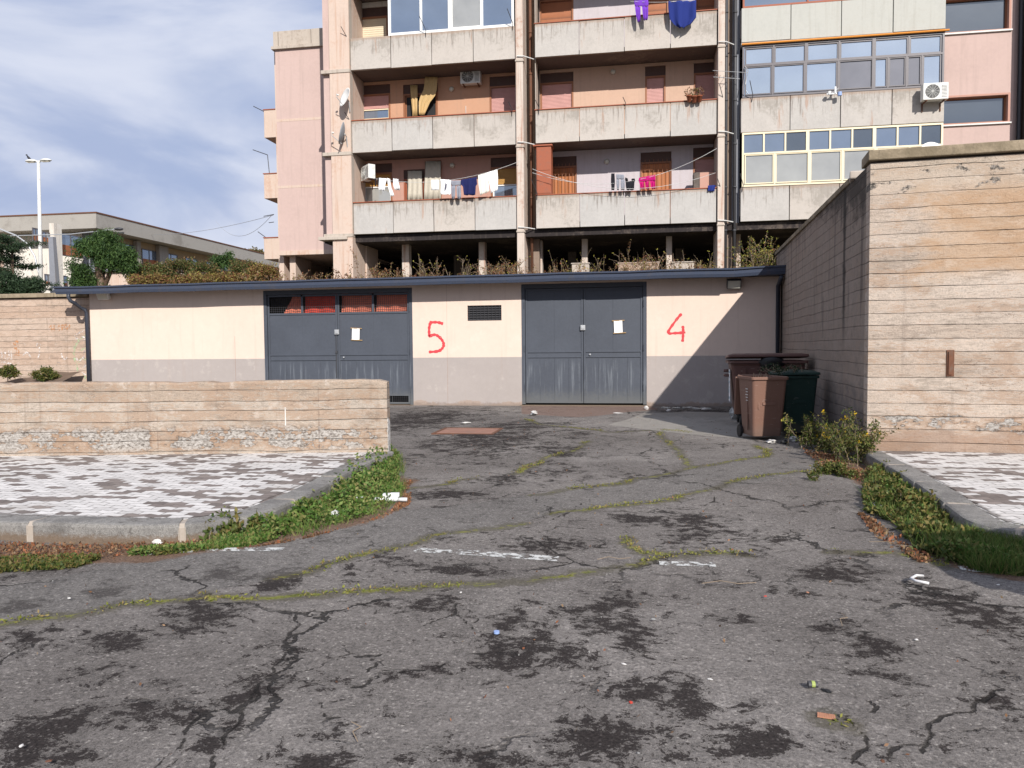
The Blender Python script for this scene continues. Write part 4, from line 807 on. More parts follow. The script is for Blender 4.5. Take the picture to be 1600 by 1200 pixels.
# mass of the building, piers and recesses
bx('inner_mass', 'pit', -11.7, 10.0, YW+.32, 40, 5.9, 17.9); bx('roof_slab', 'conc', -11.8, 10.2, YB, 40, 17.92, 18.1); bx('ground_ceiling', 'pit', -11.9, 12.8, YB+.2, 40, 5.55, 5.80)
bx('far_wall', 'pit', -15, 13, 36.0, 36.3, 2.9, 5.56); bx('far_wall', 'pit', -12.3, -12.1, 30.5, 36, 2.9, 5.56); bx('ground_floor', 'pit', -15, 13, 30.2, 36, 2.9, 3.02)  # second far_wall is a side wall added to keep light out
for xa, xb, ya, yb, m_ in [(-11.76, -11.46, 28.05, 29.6, 'pink'), (-11.455, X1a-.01, 27.9, 29.4, 'beige')]: bx('end_pier', m_, xa, xb, ya, yb, 5.80 if m_ == 'pink' else 2.9, 18.0)
for f in range(3): bx('pier_band', 'conc', -11.80, X1a-.0, 27.87, 28.3, ZF[f]-.10+.0, ZF[f]+.03, bevel=.01); bx('pier_fin', 'conc', X1a-.12, X1a-.005, 27.93, 28.2, ZF[f]+.2, ZF[f]+2.9)
bx('pier_ledge', 'conc', -12.0, X1a-.2, 27.8, 28.6, 5.62, 5.74, bevel=.01)
bx('pier', 'spall', -4.385, -4.12, 27.9, 29.4, 2.9, 18.0, bevel=.01); bx('pier', 'spall', 2.70, 2.93, 27.9, 29.4, 2.9, 18.0, bevel=.01)
for f in range(4): bx('pier_collar', 'conc', -4.40, -4.09, 27.87, 28.1, ZF[f]-.14, ZF[f]-.08); bx('pier_collar', 'conc', 2.685, 2.945, 27.87, 28.1, ZF[f]-.14, ZF[f]-.08)
bx('recess_wall', 'brown_wall', -4.12, -3.70, 28.9, 29.2, 2.9, 18); bx('recess_wall', 'brown_wall', 2.93, 3.25, 28.4, 28.6, 2.9, 18); bx('recess_pilaster', 'slate_wall', 3.22, 3.47, 28.25, 28.6, 5.8, 18)
bx('recess_pilaster', 'conc', -3.72, -3.70+.0, 28.2, 29.3, 5.8, 18)
for xx, yy in ((-3.93, 28.55), (2.99, 28.1), (3.30, 28.15)):
    mb = MB(); mb.tube([(xx, yy, 2.9), (xx, yy, 18)], .055, 8); 
    for zz in np.arange(4, 18, 1.5): mb.tube([(xx, yy, zz), (xx, yy, zz+.06)], .068, 8)
    A(mb, 'drain_pipe', 'rust' if xx < 0 else 'dark_metal', smooth=True)
for f in range(3):
    for (xx, yy) in ((-4.25, 27.88), (2.8, 27.88)):
        mb = MB(); z_ = ZF[f]+.02; mb.tube([(xx-.08, yy-.02, z_+.02), (xx+.16, yy-.03, z_), (xx+.50, yy+.3, z_-.02)], .02, 8); A(mb, 'overflow_pipe', 'pole_white')
# ground-floor pillars (the open storey)
for (pxa, pxb) in ((528, 548.5), (549, 573), (628, 639), (748, 758), (834, 847), (909, 918), (1041, 1050), (1150, 1157)):
    a, c = px(pxa, 400, 29.25), px(pxb, 400, 29.25); bx('pillar', 'spall' if pxa not in (528, 549) else 'beige', a, c, 29.25, 29.6 if pxa != 549 else 30.6, 2.9, 5.56, bevel=.01)
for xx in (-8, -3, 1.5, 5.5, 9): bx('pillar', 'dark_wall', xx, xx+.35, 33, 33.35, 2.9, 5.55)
# glazed verandas of the right bay and the top left
def veranda(x0, x1, z0, z1, y0, rows, fr, lab, fw=.06, dep=.10):
    root = None; mb = MB(); mb.box(x0, x1, y0, y0+dep, z0, z0+fw); mb.box(x0, x1, y0, y0+dep, z1-fw, z1); mb.box(x0, x0+fw, y0, y0+dep, z0+fw, z1-fw); mb.box(x1-fw, x1, y0, y0+dep, z0+fw, z1-fw)
    panes = []
    for (za, zb, splits, mats, heavy) in rows:
        if zb < z1-fw-.01: mb.box(x0+fw, x1-fw, y0-.004, y0+dep, zb-fw/2, zb+fw/2)
        xs = [x0+fw]+[x0+(x1-x0)*s_ for s_ in splits]+[x1-fw]
        for i in range(len(xs)-1):
            if i: 
                hw = fw*(.9 if i in heavy else .45); mb.box(xs[i]-hw, xs[i]+hw, y0-.002, y0+dep, za+.003, zb-.003)
            panes.append((xs[i], xs[i+1], za, zb, mats[i % len(mats)]))
    w_ = A(mb, 'veranda_window', fr, lab=lab)
    for a, c, za, zb, m_ in panes: 
        mb = MB(); mb.box(a, c, y0+dep*.5, y0+dep*.5+.008, za, zb); A(mb, 'pane', m_, w_)
        if m_ in ('glass_mid', 'screen', 'glass_sky') and zb-za > .6:
            mb = MB(); e_ = .035; q0 = y0+.012; mb.box(a+.03, c-.03, q0, q0+.03, za+.03, za+.03+e_); mb.box(a+.03, c-.03, q0, q0+.03, zb-.03-e_, zb-.03); mb.box(a+.03, a+.03+e_, q0, q0+.03, za+.03+e_, zb-.03-e_); mb.box(c-.03-e_, c-.03, q0, q0+.03, za+.03+e_, zb-.03-e_); A(mb, 'sash', fr, w_)
    return w_
z0, z1 = ZF[0]+PH+.01, ZF[1]-.02
veranda(X3a+.05, X3b-.02, z0, z1, YB+.0, [(z0+.06, z0+1.13, [.168, .345, .51, .675, .84], ['glass_mid'], (2, 4)), (z0+1.13, z1-.06, [.112, .222, .335, .448, .558, .667, .78, .89], ['glass_blue', 'glass_blue', 'glass_dk'], (3, 6))], 'cream_frame', 'cream framed glazed veranda with small square upper panes')
z0, z1 = ZF[1]+PH+.01, ZF[2]-.10
veranda(X3a+.05, X3b-.02, z0, z1, YB+.02, [(z0+.06, z0+1.08, [.155, .32, .485, .66, .73, .82, .895], ['glass_sky', 'glass_sky', 'glass_sky', 'screen', 'glass_sky', 'screen', 'screen', 'glass_sky'], (2, 4)), (z0+1.08, z1-.06, [.16, .325, .49, .66, .83], ['glass_sky'], (2, 4))], 'grey_frame', 'dark grey framed glazed veranda reflecting the sky')
mb = MB(); mb.tube([(X3a+.02, YB-.03, ZF[2]-.07), (X3b+.1, YB-.03, ZF[2]-.07)], .035, 8); A(mb, 'awning_roller', 'orange_tube')
mb = MB(); mb.box(X3a, X3b, YB+.02, YB+.3, ZF[2]-.12, ZF[2]); A(mb, 'lintel', 'grey_wall')
z0, z1 = ZF[2]+PH+.0, ZF[3]-.02; xv0 = px(606, 20, YB)
veranda(xv0, X1b-.05, z0, z1, YB+.02, [(z0+.06, z1-.06, [.265, .5, .75], ['glass_blue', 'glass_blue', 'glass_mid', 'glass_blue'], (2,))], 'white_frame', 'white framed glazed veranda with a boiler behind one pane', fw=.09)
veranda(X3a+.05, X3b-.02, z0, ZF[3]-.02, YB+.02, [(z0+.06, z1-.06, [.33, .66], ['glass_blue'], ())], 'red_oxide', 'rust framed glazed veranda at the top right')
# pink wing on the right with paired windows
xr0, xr1 = X3b, 12.55
hol = [op(1487, 1578, 147, 193, 29.), op(1487, 1580, -8, 49, 29.), op(1487, 1574, 262, 330, 29.)]; hol[0][0] = hol[1][0] = hol[2][0] = xr0+.08
mb = MB(); wall_holes(mb, xr0, xr1, 5.8, 18, 29, 29.3, hol); A(mb, 'right_wing_wall', 'pink')
for h in hol: window(h, ('pink_dk', 'brown_frame'), pane='glass_dk', Y=29., depth=.2); bx('window_sill', 'pole_white', h[0]-.05, h[1]+.03, 28.93, 29.2, h[2]-.05, h[2]-.004)
bx('right_wing_side', 'pink', xr1, xr1+.2, 29.2, 31.8, 5.8, 18); bx('right_fin_wall', 'brown_wall', 12.95, 13.4, 28.3, 40, 2.9, 18); bx('right_recess', 'dark_wall', xr1+.2, 12.95, 31.4, 31.6, 2.9, 18)
bx('right_projecting_wall', 'conc', 13.4, 22, 27.0, 40, 2.9, 18)
mb = MB(); mb.tube([(12.78, 29.1, 2.9), (12.78, 29.1, 18)], .07, 8); A(mb, 'drain_pipe', 'dark_metal')
# pink block on the left
YP = 31.0; pl_ = W(427, 250, YP)[0]; 
zt = W(465, 75, YP)[1]; zb = W(465, 393, YP)[1]; zp = W(465, 47, YP)[1]
bx('left_wing_wall', 'pink', -15.13, -11.6, YP, 40, zb+.05, zt); bx('left_wing_base', 'beige', -15.16, -11.6, YP-.03, 40, zb-.14, zb+.046)
for yy in (186.5, 291): z_ = W(465, yy, YP)[1]; bx('string_course', 'beige', -15.14, -11.7, YP-.006, YP+.2, z_-.06, z_+.045)
bx('cornice', 'conc', -15.25, -11.6, YP-.12, YP+.3, zt-.02, zt+.10); 
for k, (a, c) in enumerate([(-15.19, -14.98), (-14.955, -13.52), (-13.49, -11.8)]): bx('roof_parapet', 'conc', a, c, YP-.03, YP+.12, zt+.105, zp+k*.0, bevel=.006)
bx('left_wing_edge', 'beige', -15.42, -15.135, YP+.5, 40, 2.9, zt+.1)
for f, (ya, yb) in enumerate([(172, 215), (272, 310), (372, 405)]): 
    z0_ = W(418, yb, 33)[1]; z1_ = W(418, ya, 33)[1]; q = W(413, yb, 33)[0]; b2 = bx('side_balcony', 'beige', q, -15.43, 33, 37, z0_, z1_, bevel=.01); bx('balcony_cap', 'red_oxide', q-.03, -15.43, 32.97, 37.03, z1_+.003, z1_+.04, par=b2)
for (pa, pb) in ((440, 447), (456, 465)): a, c = px(pa, 410, 31.6), px(pb, 410, 31.6); bx('pillar', 'beige', a, c, 31.4, 31.8 if pa == 440 else 33, 2.9, zb-.14)
bx('far_wall', 'dark_wall', -15, -11, 37.5, 37.8, 2.9, zb-.1)
# security bars, door lines, lamps and small fittings
for (xa, xb, f) in ((862, 901, 0), (1001, 1049, 0)):
    mb = MB(); a, c = px(xa, 265), px(xb, 265)
    for i in range(8): xx = a+(c-a)*i/7; mb.tube([(xx, YW-.05, ZF[f]+.2), (xx, YW-.05, ZF[f]+2.58)], .010, 5)
    for zz in (ZF[f]+1.0, ZF[f]+2.2): mb.tube([(a, YW-.05, zz), (c, YW-.05, zz)], .010, 5)
    A(mb, 'security_bars', 'brown_frame')
for (xx, yy) in ((707, 259), (948, 253), (958, 113), (706, 140)):
    x, z = W(xx, yy, YW); mb = MB(); mb.loft([[(x+r_*math.cos(t), y_, z+r_*math.sin(t)) for t in [2*math.pi*k/12 for k in range(12)]] for y_, r_ in ((YW, .09), (YW-.05, .10), (YW-.10, .07), (YW-.12, .02))]); A(mb, 'wall_lamp', 'lamp_glass', smooth=True)
x, z = W(728, 165, YW); mb = MB(); mb.tube([(x, YW-.02, ZF[1]+.2), (x, YW-.02, ZF[1]+1.9)], .012, 5); A(mb, 'cable', 'pole_white')
# rods for washing lines standing out from the parapets
for (xx, yy, l_, f, bb) in ((540, 55, .6, 2, 0), (664, 40, .8, 2, 0), (800, 30, .8, 2, 0), (544, 180, .5, 1, 0), (799, 160, .5, 1, 0), (841, 170, .5, 1, 1), (976, 158, .4, 1, 1), (1128, 120, .7, 1, 1), (1175, 150, .8, 1, 2), (1160, 285, .7, 0, 2), (838, 260, .9, 0, 1), (1124, 240, .5, 0, 1)):
    x, _z = W(xx, yy, YB-.1); z_ = ZF[f]+PH; mb = MB(); mb.tube([(x, YB-.02, z_-.15), (x+.03, YB-.10, z_+.05), (x-.05*l_*3, YB-.55*l_, z_+.55*l_)], .013, 5); A(mb, 'line_rod', 'dark_metal')
# ---------------------------------------------------------------- things on the balconies
def ac_unit(loc, label, rz=0, s_=1.):
    t = empty('air_conditioner', loc, label, 'air conditioner', 'outdoor air conditioning units', rz)
    mb = MB(); mb.box(-.39, .39, -.14, .14, -.27, .27); mb.build('casing', 'ac_white', t, bevel=.02)
    mb = MB(); mb.loft([[(-.10+r_*math.cos(q), y_, r_*math.sin(q)) for q in [2*math.pi*k/24 for k in range(24)]] for y_, r_ in ((-.141, .225), (-.147, .225), (-.147, .215), (-.1415, .205))], False, False); mb.loft([[(-.10+.205*math.cos(q), -.1412, .205*math.sin(q)) for q in [2*math.pi*k/24 for k in range(24)]]], True, False)
    mb.build('fan_opening', 'black', t)
    mb = MB()
    for r_ in (.05, .09, .13, .17, .21):
        mb.tube([(-.10+r_*math.cos(q), -.155, r_*math.sin(q)) for q in [2*math.pi*k/20 for k in range(21)]], .005, 4, cap=False)
    for k in range(6): q = math.pi*k/6; mb.tube([(-.10-.22*math.cos(q), -.151, -.22*math.sin(q)), (-.10+.22*math.cos(q), -.151, .22*math.sin(q))], .005, 4)
    mb.build('fan_guard', 'ac_white', t)
    mb = MB()
    for i in range(9): mb.box(.17, .34, -.144, -.141, -.2+i*.045, -.185+i*.045)
    mb.build('side_louvres', 'dark_metal', t)
    mb = MB()
    for xx in (-.28, .28): mb.box(xx-.02, xx+.02, -.16, .30, -.31, -.275); mb.box(xx-.02, xx+.02, .26, .30, -.55, -.31)
    mb.build('bracket', 'rust', t); return t
x, z = W(736, 121, YW-.2); ac_unit((x, YW-.22, z), 'air conditioner high on the apricot balcony wall, second storey left')
x, z = W(566, 268, YB+.25); ac_unit((x+.12, YB+.55, z), 'air conditioner side-on at the left end of the lowest laundry balcony', rad(-48))
x, z = W(1459, 145, YB-.25); ac_unit((x, YB-.30, z), 'air conditioner hung on the outside of the parapet below the grey veranda')
def dish(loc, label, r_, rz, el, m_='dish'):
    t = empty('satellite_dish', loc, label, 'satellite dish', 'satellite dishes on the apartment block'); T = Matrix.Rotation(rz, 4, 'Z') @ Matrix.Rotation(el, 4, 'X')
    rings = []
    for i in range(1, 7): q = r_*i/6; rings.append([tuple(T @ Vector((q*math.cos(a), -.28*q*q/r_-.0, q*math.sin(a)*1.08))) for a in [2*math.pi*k/24 for k in range(24)]])
    mb = MB(); mb.loft(rings, True, False); mb.build('reflector', m_, t, smooth=True, solid=.012)
    mb = MB(); mb.tube([T @ Vector((0, 0, -r_)), T @ Vector((0, -r_*1.1, -r_*.45)), T @ Vector((0, -r_*1.15, -r_*.2))], .014, 6); mb.build('feed_arm', 'galv', t)
    mb = MB(); mb.tube([T @ Vector((0, -r_*1.18, -r_*.2)), T @ Vector((0, -r_*.98, -r_*.16))], .035, 8); mb.build('receiver', 'ac_white', t)
    mb = MB(); mb.tube([T @ Vector((0, .02, 0)), Vector((0, .22, -.05)), Vector((.0, .30, -.4))], .022, 6); mb.build('mast', 'galv', t); return t
x, z = W(541, 153, 27.5); dish((x, 27.55, z), 'pale satellite dish on the left pier, upper of the two', .34, rad(-42), rad(-18))
x, z = W(537, 208, 27.5); dish((x-.02, 27.6, z), 'grey satellite dish seen edge-on, below the pale one on the left pier', .38, rad(-74), rad(-14), 'dish_dk')
x, z = W(1458, 236, 27.4); dish((x, 27.5, z-.12), 'white satellite dish peeking over the tall corner wall', .42, rad(8), rad(-25))
def cloth(label, cat, strips, Y, m_, folds=6, amp=.03, name=None, group='laundry on the balcony lines', nx=14, seedv=0, twist=0.):
    """strips: list of rows [(x left, x right, z)] in metres, each strip a run of rows"""
    mb = MB(); R = random.Random(seedv); ph = R.uniform(0, 6)
    for rows in strips:
        # refine rows
        rr = []
        for (a, b_) in zip(rows, rows[1:]):
            for k in range(4): t_ = k/4; rr.append([a[i]*(1-t_)+b_[i]*t_ for i in range(len(a))])
        rr.append(list(rows[-1])); vs = []; nr = len(rr)
        for j, r0 in enumerate(rr):
            zl, zr = r0[2], (r0[3] if len(r0) > 3 else r0[2])
            for i in range(nx+1):
                u = i/nx; v = j/(nr-1); x = r0[0]+(r0[1]-r0[0])*u; z = zl+(zr-zl)*u
                vs.append((x+amp*.25*math.sin(v*5+u*9+ph), Y-amp*(.35+.65*v)*math.sin(u*folds*2.1+ph+v*1.4)-amp*.4*math.sin(u*folds*4.3+v*3)+twist*u, z+amp*.3*math.sin(u*folds*2+ph)*v))
        mb.add(vs, [(j*(nx+1)+i, (j+1)*(nx+1)+i, (j+1)*(nx+1)+i+1, j*(nx+1)+i+1) for j in range(nr-1) for i in range(nx)])
    o = mb.build(name or 'hanging_cloth', m_, smooth=True, solid=.006); tag(o, label, cat, group); return o
def cw(rows, Y): 
    out = []
    for (xl, yl, xr, yr) in rows: a = W(xl, yl, Y); b_ = W(xr, yr, Y); out.append((a[0], b_[0], a[1], b_[1]))
    return out
YL = 27.75
C = lambda label, cat, m_, strips, nm, Y=YL, **k: cloth(label, cat, [cw(s_, Y) for s_ in strips], Y, m_, name=nm, **k)
# lowest balcony left
C('pair of black socks at the left end of the washing line', 'socks', 'cl_black', [[(586,278,588,278),(586,291,588,291)],[(589.5,278,592,278),(590,289,592,290)]], 'hanging_socks', amp=.008, nx=4)
C('white T-shirt with a thin red line beside the black socks', 'shirt', 'cl_white', [[(592,278,605,279),(592,284,603,286),(592,297,601,298)]], 'hanging_shirt', seedv=2)
C('white and black striped top sagging on the line', 'shirt', 'cl_white', [[(605,278,610,280),(607,292,612,294),(611,307,616,306)]], 'hanging_shirt', seedv=3, nx=8)
C('pale grey white towel next to the pink wall, fourth from the left', 'towel', 'cl_white', [[(614,279,623,280),(617,297,625,297)]], 'hanging_towel', seedv=4, amp=.05)
C('small square white cloth in front of the curtained door', 'towel', 'cl_white', [[(674,281,686,281),(674,297,686,297)]], 'hanging_towel', seedv=5, amp=.012)
sh = C('white vest with a dark printed figure', 'shirt', 'cl_white', [[(688,280,704.5,281),(689,290,704,290),(687.5,301,705,301),(690,304,703,304)]], 'hanging_shirt', seedv=6)
a = W(694.5, 286, YL-.07); b_ = W(697.5, 296, YL-.07); mb = MB(); mb.slab([(a[0], b_[1]), (b_[0], b_[1]+.05), (b_[0]+.02, a[1]-.04), (a[0]+.03, a[1])][::1], YL-.072, YL-.066); mb.build('print', 'cl_print', sh)
C('light grey jeans hanging by the waist', 'trousers', 'cl_grey', [[(705,282,720,282),(705,290,720,290)],[(705,290,712,290),(706,311,710,311)],[(713,290,720,290),(715,311,720,311)]], 'hanging_trousers', seedv=7, folds=4, nx=8)
C('navy blue T-shirt with wide sleeves, biggest dark item on the line', 'shirt', 'cl_navy', [[(720,281,745,276.5),(720,288,746,288),(724,292,743.5,291),(725,305,742.5,305)]], 'hanging_shirt', seedv=8)
C('cream towel hanging aslant right of the navy shirt', 'towel', 'cl_cream', [[(747,274,761,270),(748,290,763,285),(750,305,765,299)]], 'hanging_towel', seedv=9, amp=.02)
C('white bath towel at the right end of the line, longest of them', 'towel', 'cl_white', [[(761,270,777,264.5),(764,285,778,280),(767,302,778,297)]], 'hanging_towel', seedv=10, amp=.02)
# lowest balcony right
C('long black stockings at the left of the middle balcony line', 'stockings', 'cl_black', [[(955,271,960.5,271),(955,285,960.5,285),(955,297,960,297)]], 'hanging_stockings', seedv=11, nx=6, amp=.03)
C('grey trousers with creased legs between black items', 'trousers', 'cl_grey', [[(963,272,975,273),(963,280,975,280)],[(963,280,968,280),(964,297,967,297)],[(970,280,976,280),(970,297,976,297)]], 'hanging_trousers', seedv=12, nx=8)
C('black sleeveless top beside the magenta trousers', 'shirt', 'cl_black', [[(977,277,981,279),(977,283,981,283)],[(987,279,992,279),(987,283,992,283)],[(977,283,992,283),(979,297,990,297)]], 'hanging_shirt', seedv=13)
C('magenta trousers folded in a zigzag on the line', 'trousers', 'cl_magenta', [[(998,278,1024,273),(998,284,1024,282)],[(998,284,1006,284),(1002,296,1007,296)],[(1007,283,1014,283),(1010,296,1014,296)],[(1015,283,1024,282),(1018,295,1024,295)]], 'hanging_trousers', seedv=14)
C('small blue cloth over the parapet by the right pier', 'cloth', 'cl_blue', [[(1106,290,1118,289),(1106,299,1116,299)]], 'hanging_cloth', seedv=15, Y=YB-.06, amp=.02)
# top middle balcony
YT = YB-.30
C('purple trousers hanging over the top middle parapet', 'trousers', 'cl_purple', [[(991,1,1013,0),(992,10,1013,10)],[(992,10,1001,10),(996,35,1000,34)],[(1003,10,1013,10),(1006,32,1012,31)]], 'hanging_trousers', seedv=16, Y=YT, nx=8)
C('large dark blue sheet sagging over the top middle parapet', 'sheet', 'cl_blue', [[(1044,2,1088,1),(1045,14,1087,12),(1047,30,1087,28),(1053,38,1080,38),(1062,43,1070,43)]], 'hanging_sheet', seedv=17, Y=YT, folds=5, amp=.06)
C('gathered gold curtain tied up in the dark doorway', 'curtain', 'curtain', [[(664,120,684,120),(662,140,683,140),(657,152,680,150),(655,160,672,160),(655,180,663,180)]], 'door_curtain', seedv=18, Y=YW-.25, group=None, folds=9)
C('straight gold curtain left of the gathered one', 'curtain', 'curtain', [[(641,133,652,133),(644,182,652,181)]], 'door_curtain', seedv=19, Y=YW-.15, group=None)
C('beige striped curtain over the red framed balcony door', 'curtain', 'curtain_grey', [[(637,267,659,267),(637,314,660,314)]], 'door_curtain', seedv=20, Y=YW-.12, group=None, folds=9)
C('taller beige curtain beside the pink wall', 'curtain', 'curtain_grey', [[(665,252,689,252),(663,314,689,314)]], 'door_curtain', seedv=21, Y=YW-.14, group=None, folds=9)
def line(p0, p1, sag, label, Y0, Y1=None, r_=.007, m_='pole_white'):
    a = W(*p0, Y0); b_ = W(*p1, Y1 or Y0); A_ = Vector((a[0], Y0, a[1])); B2 = Vector((b_[0], Y1 or Y0, b_[1])); n_ = 14
    mb = MB(); mb.tube([A_.lerp(B2, i/n_)-Vector((0, 0, sag*4*(i/n_)*(1-i/n_))) for i in range(n_+1)], r_, 4); return tag(mb.build('washing_line', m_), label, 'washing line', 'washing lines on the balconies')
line((575,277), (812,252), .42, 'washing line carrying the long row of white laundry', YL); line((832,270), (1120,232), .75, 'upper empty washing line of the lowest middle balcony', YL); line((832,264), (1118,270), .62, 'washing line with black and magenta clothes', YL-.1); line((985,2), (1120,-6), .1, 'washing line of the purple trousers and blue sheet', YT)
# cabinets, pots, boiler
x0, x1 = W(838, 262, 27.95)[0], W(861, 262, 27.95)[0]; t = empty('balcony_cabinet', ((x0+x1)/2, 28.2, ZF[0]+PH), 'tall rust red metal cabinet at the left end of the lowest middle balcony', 'cabinet'); h_ = ZF[1]-ZF[0]-PH-.12; wq = (x1-x0)/2
mb = MB(); mb.box(-wq, wq, -.22, .35, 0.04, h_); mb.build('body', 'red_oxide', t, bevel=.01); mb = MB(); mb.box(-wq+.03, wq-.03, -.232, -.221, .08, h_/2-.02); mb.box(-wq+.03, wq-.03, -.232, -.221, h_/2+.02, h_-.06); mb.build('door_panel', 'red_oxide', t); mb = MB(); mb.box(-wq-.12, wq+.05, -.27, .36, h_, h_+.05); mb.build('top', 'red_oxide', t)
x, z = W(1102, 281, 28.6); t = empty('storage_box', (x, 28.7, z-.02), 'flaking brown storage box at the right end of the lowest middle balcony', 'box'); mb = MB(); mb.box(-.42, .42, -.25, .25, -.35, .27); mb.build('body', 'dark_wall', t, bevel=.01); mb = MB(); mb.box(-.20, .41, -.26, -.25, -.32, .25); mb.build('door_panel', 'pink_dk', t)
for k, (xx, yy, lab) in enumerate([(1077, 152, 'left terracotta pot with dry plant hung on the parapet'), (1085, 153, 'middle terracotta pot, between the other two hung on the parapet'), (1093, 152, 'right terracotta pot with dry plant hung on the parapet')]):
    x, z = W(xx, yy, YB-.13); t = empty('flower_pot', (x, YB-.14, z-.04), lab, 'flower pot', 'pots hung on the middle parapet'); mb = MB(); mb.loft([[(r_*math.cos(q), r_*math.sin(q), z_) for q in [2*math.pi*i/14 for i in range(14)]] for z_, r_ in ((-.12, .065), (.06, .095), (.06, .105), (.09, .105), (.09, .09), (.06, .085))]); mb.build('pot', 'terracotta', t, smooth=True)
    c_ = unit(90)*[.14, .1, .16]+[0, 0, .2]; fast_mesh('foliage', leaves(c_, .07), 4, ['lf_dry', 'lf_olive', 'lf_dry'][k], t)
x, z = W(676, 20, 28.4); t = empty('water_boiler', (x, 28.1, z), 'white cylindrical water boiler inside the top left veranda', 'boiler'); mb = MB(); mb.loft([[(r_*math.cos(q), .17+r_*.8*math.sin(q)-.1, z_) for q in [2*math.pi*i/20 for i in range(20)]] for z_, r_ in ((-.42, .08), (-.38, .17), (.38, .17), (.42, .08))]); mb.build('tank', 'ac_white', t, smooth=True); t.location.y = YB-.0+.32
mb = MB(); mb.tube([(-.06, .07, -.42), (-.06, .07, -.6)], .015, 6); mb.tube([(.06, .07, -.42), (.06, .07, -.6)], .015, 6); mb.build('pipe', 'galv', t)
# tv aerial on the middle pier
x, z = W(1133, 112, 27.6); t = empty('tv_aerial', (x, 27.7, z), 'thin television aerial beside the grey framed veranda', 'aerial'); mb = MB(); mb.tube([(-.4, 0, .1), (.75, 0, -.05)], .009, 5); mb.tube([(.7, .1, -.4), (.78, .05, .05), (.7, .25, .25)], .016, 5)
for i in range(6): xx = -.3+i*.13; mb.tube([(xx, -.22, -.12-i*.02), (xx, .22, -.12-i*.02)], .006, 4)
mb.tube([(-.38, 0, -.12), (.5, 0, -.24)], .012, 5); mb.build('boom', 'galv', t)
# parapet items on the right bay
x, z = W(1304, 146, YB-.2); t = empty('parapet_bracket', (x, YB-.2, z), 'small cluster of metal brackets and a blue cup on the parapet below the grey veranda', 'bracket'); mb = MB(); mb.box(-.25, .2, .0, .04, -.02, .02); mb.box(-.2, -.12, -.04, .04, -.03, .08); mb.box(.0, .05, -.02, .02, .0, .22); mb.tube([(-.1, 0, 0), (.15, .1, .2)], .012, 5); mb.build('arms', 'galv', t); mb = MB(); mb.tube([(.16, -.02, -.09), (.16, -.02, .03)], .07, 10); mb.build('cup', 'cap_blue', t)
# ---------------------------------------------------------------- long building behind on the left
EZ = 10.4; cpt = G(150, 333, EZ); XE, YE = cpt.x, cpt.y
lb = empty('school_building', (XE-8, YE+20, 2.98), 'long two storey building with grey concrete eaves band behind the trees at left', 'building')
XW = XE-1.3; yend = 150
def fa(x, y): return AX(x, y, XW)      # a pixel on the long side wall -> (Y, Z)
B = lambda nm, m_, *a, par=None, **k: (lambda mb: P0(mb, nm, m_, par or lb, **k))(MB().box(*a))
B('eaves_band', 'fascia', XE-40, XE, YE, yend, EZ-.95, EZ); B('roof_edge', 'rust', XE-40, XE+.04, YE-.04, yend, EZ+.004, EZ+.09); 
B('side_wall', 'beige', XE-38, XW, YE+1.6, yend, 2.9, EZ-.96); B('corner_pilaster', 'slate_wall', XW-.9, XW+.03, YE+1.5, YE+2.4, 2.9, EZ-.97)
B('upper_band', 'ochre_wall', XW, XW+.02, YE+2.45, yend, EZ-1.7, EZ-.98)
x7, _ = W(7, 400, YE+1.58); B('end_wall', 'white_wall', x7, XW-.95, YE+1.50, YE+1.59, 2.9, EZ-.98)
def side_win(xa, xb, yt, yb, low=.5, lab=None):
    ym = (yt+yb)/2; ya, _q = fa(xa, ym); yb_, _q = fa(xb, ym); _q, zt = fa((xa+xb)/2, yt); _q, zb = fa((xa+xb)/2, yb)
    mb = MB(); mb.box(XW+.02, XW+.06, ya, yb_, zb-.06, zb); mb.box(XW+.02, XW+.06, ya, yb_, zt, zt+.06); mb.box(XW+.02, XW+.06, ya-.06, ya, zb-.06, zt+.06); mb.box(XW+.02, XW+.06, yb_, yb_+.06, zb-.06, zt+.06)
    n_ = max(2, int((yb_-ya)/1.1))
    for i in range(1, n_): yy = ya+(yb_-ya)*i/n_; mb.box(XW+.025, XW+.055, yy-.03, yy+.03, zb, zt)
    w_ = P0(mb, 'window', 'grey_frame', lb); mb = MB(); mb.box(XW+.021, XW+.03, ya, yb_, zb+(zt-zb)*low, zt); P0(mb, 'pane', 'glass_blue', w_); mb = MB(); mb.box(XW+.021, XW+.034, ya, yb_, zb, zb+(zt-zb)*low-.003); P0(mb, 'shutter', 'shut_rust', w_)
for q in [(51, 59, 358, 376), (66, 76, 364, 378), (91, 128, 368, 400), (135, 168, 372, 404), (180, 208, 382, 410), (222, 243, 392, 419), (257, 276, 398, 424), (290, 307, 405, 428), (322, 335, 411, 430), (350, 362, 416, 432)]: side_win(*q)
for q in [(70, 79, 430, 444), (93, 104, 432, 446), (140, 160, 436, 450)]: side_win(*q, low=.3)
for (xa, xb) in ((78, 90), (243, 257), (208, 214)):
    ya, _q = fa(xa, 400); yb_, _q = fa(xb, 400); B('pilaster', 'grey_wall' if xa > 80 else 'white_wall', XW+.02, XW+.35, ya, yb_, 2.9, EZ-1.0)
ya, z1_ = fa(120, 416); _q, z2_ = fa(120, 430); B('lower_band', 'ochre_wall', XW+.02, XW+.05, YE+2.6, YE+40, z2_, z1_)
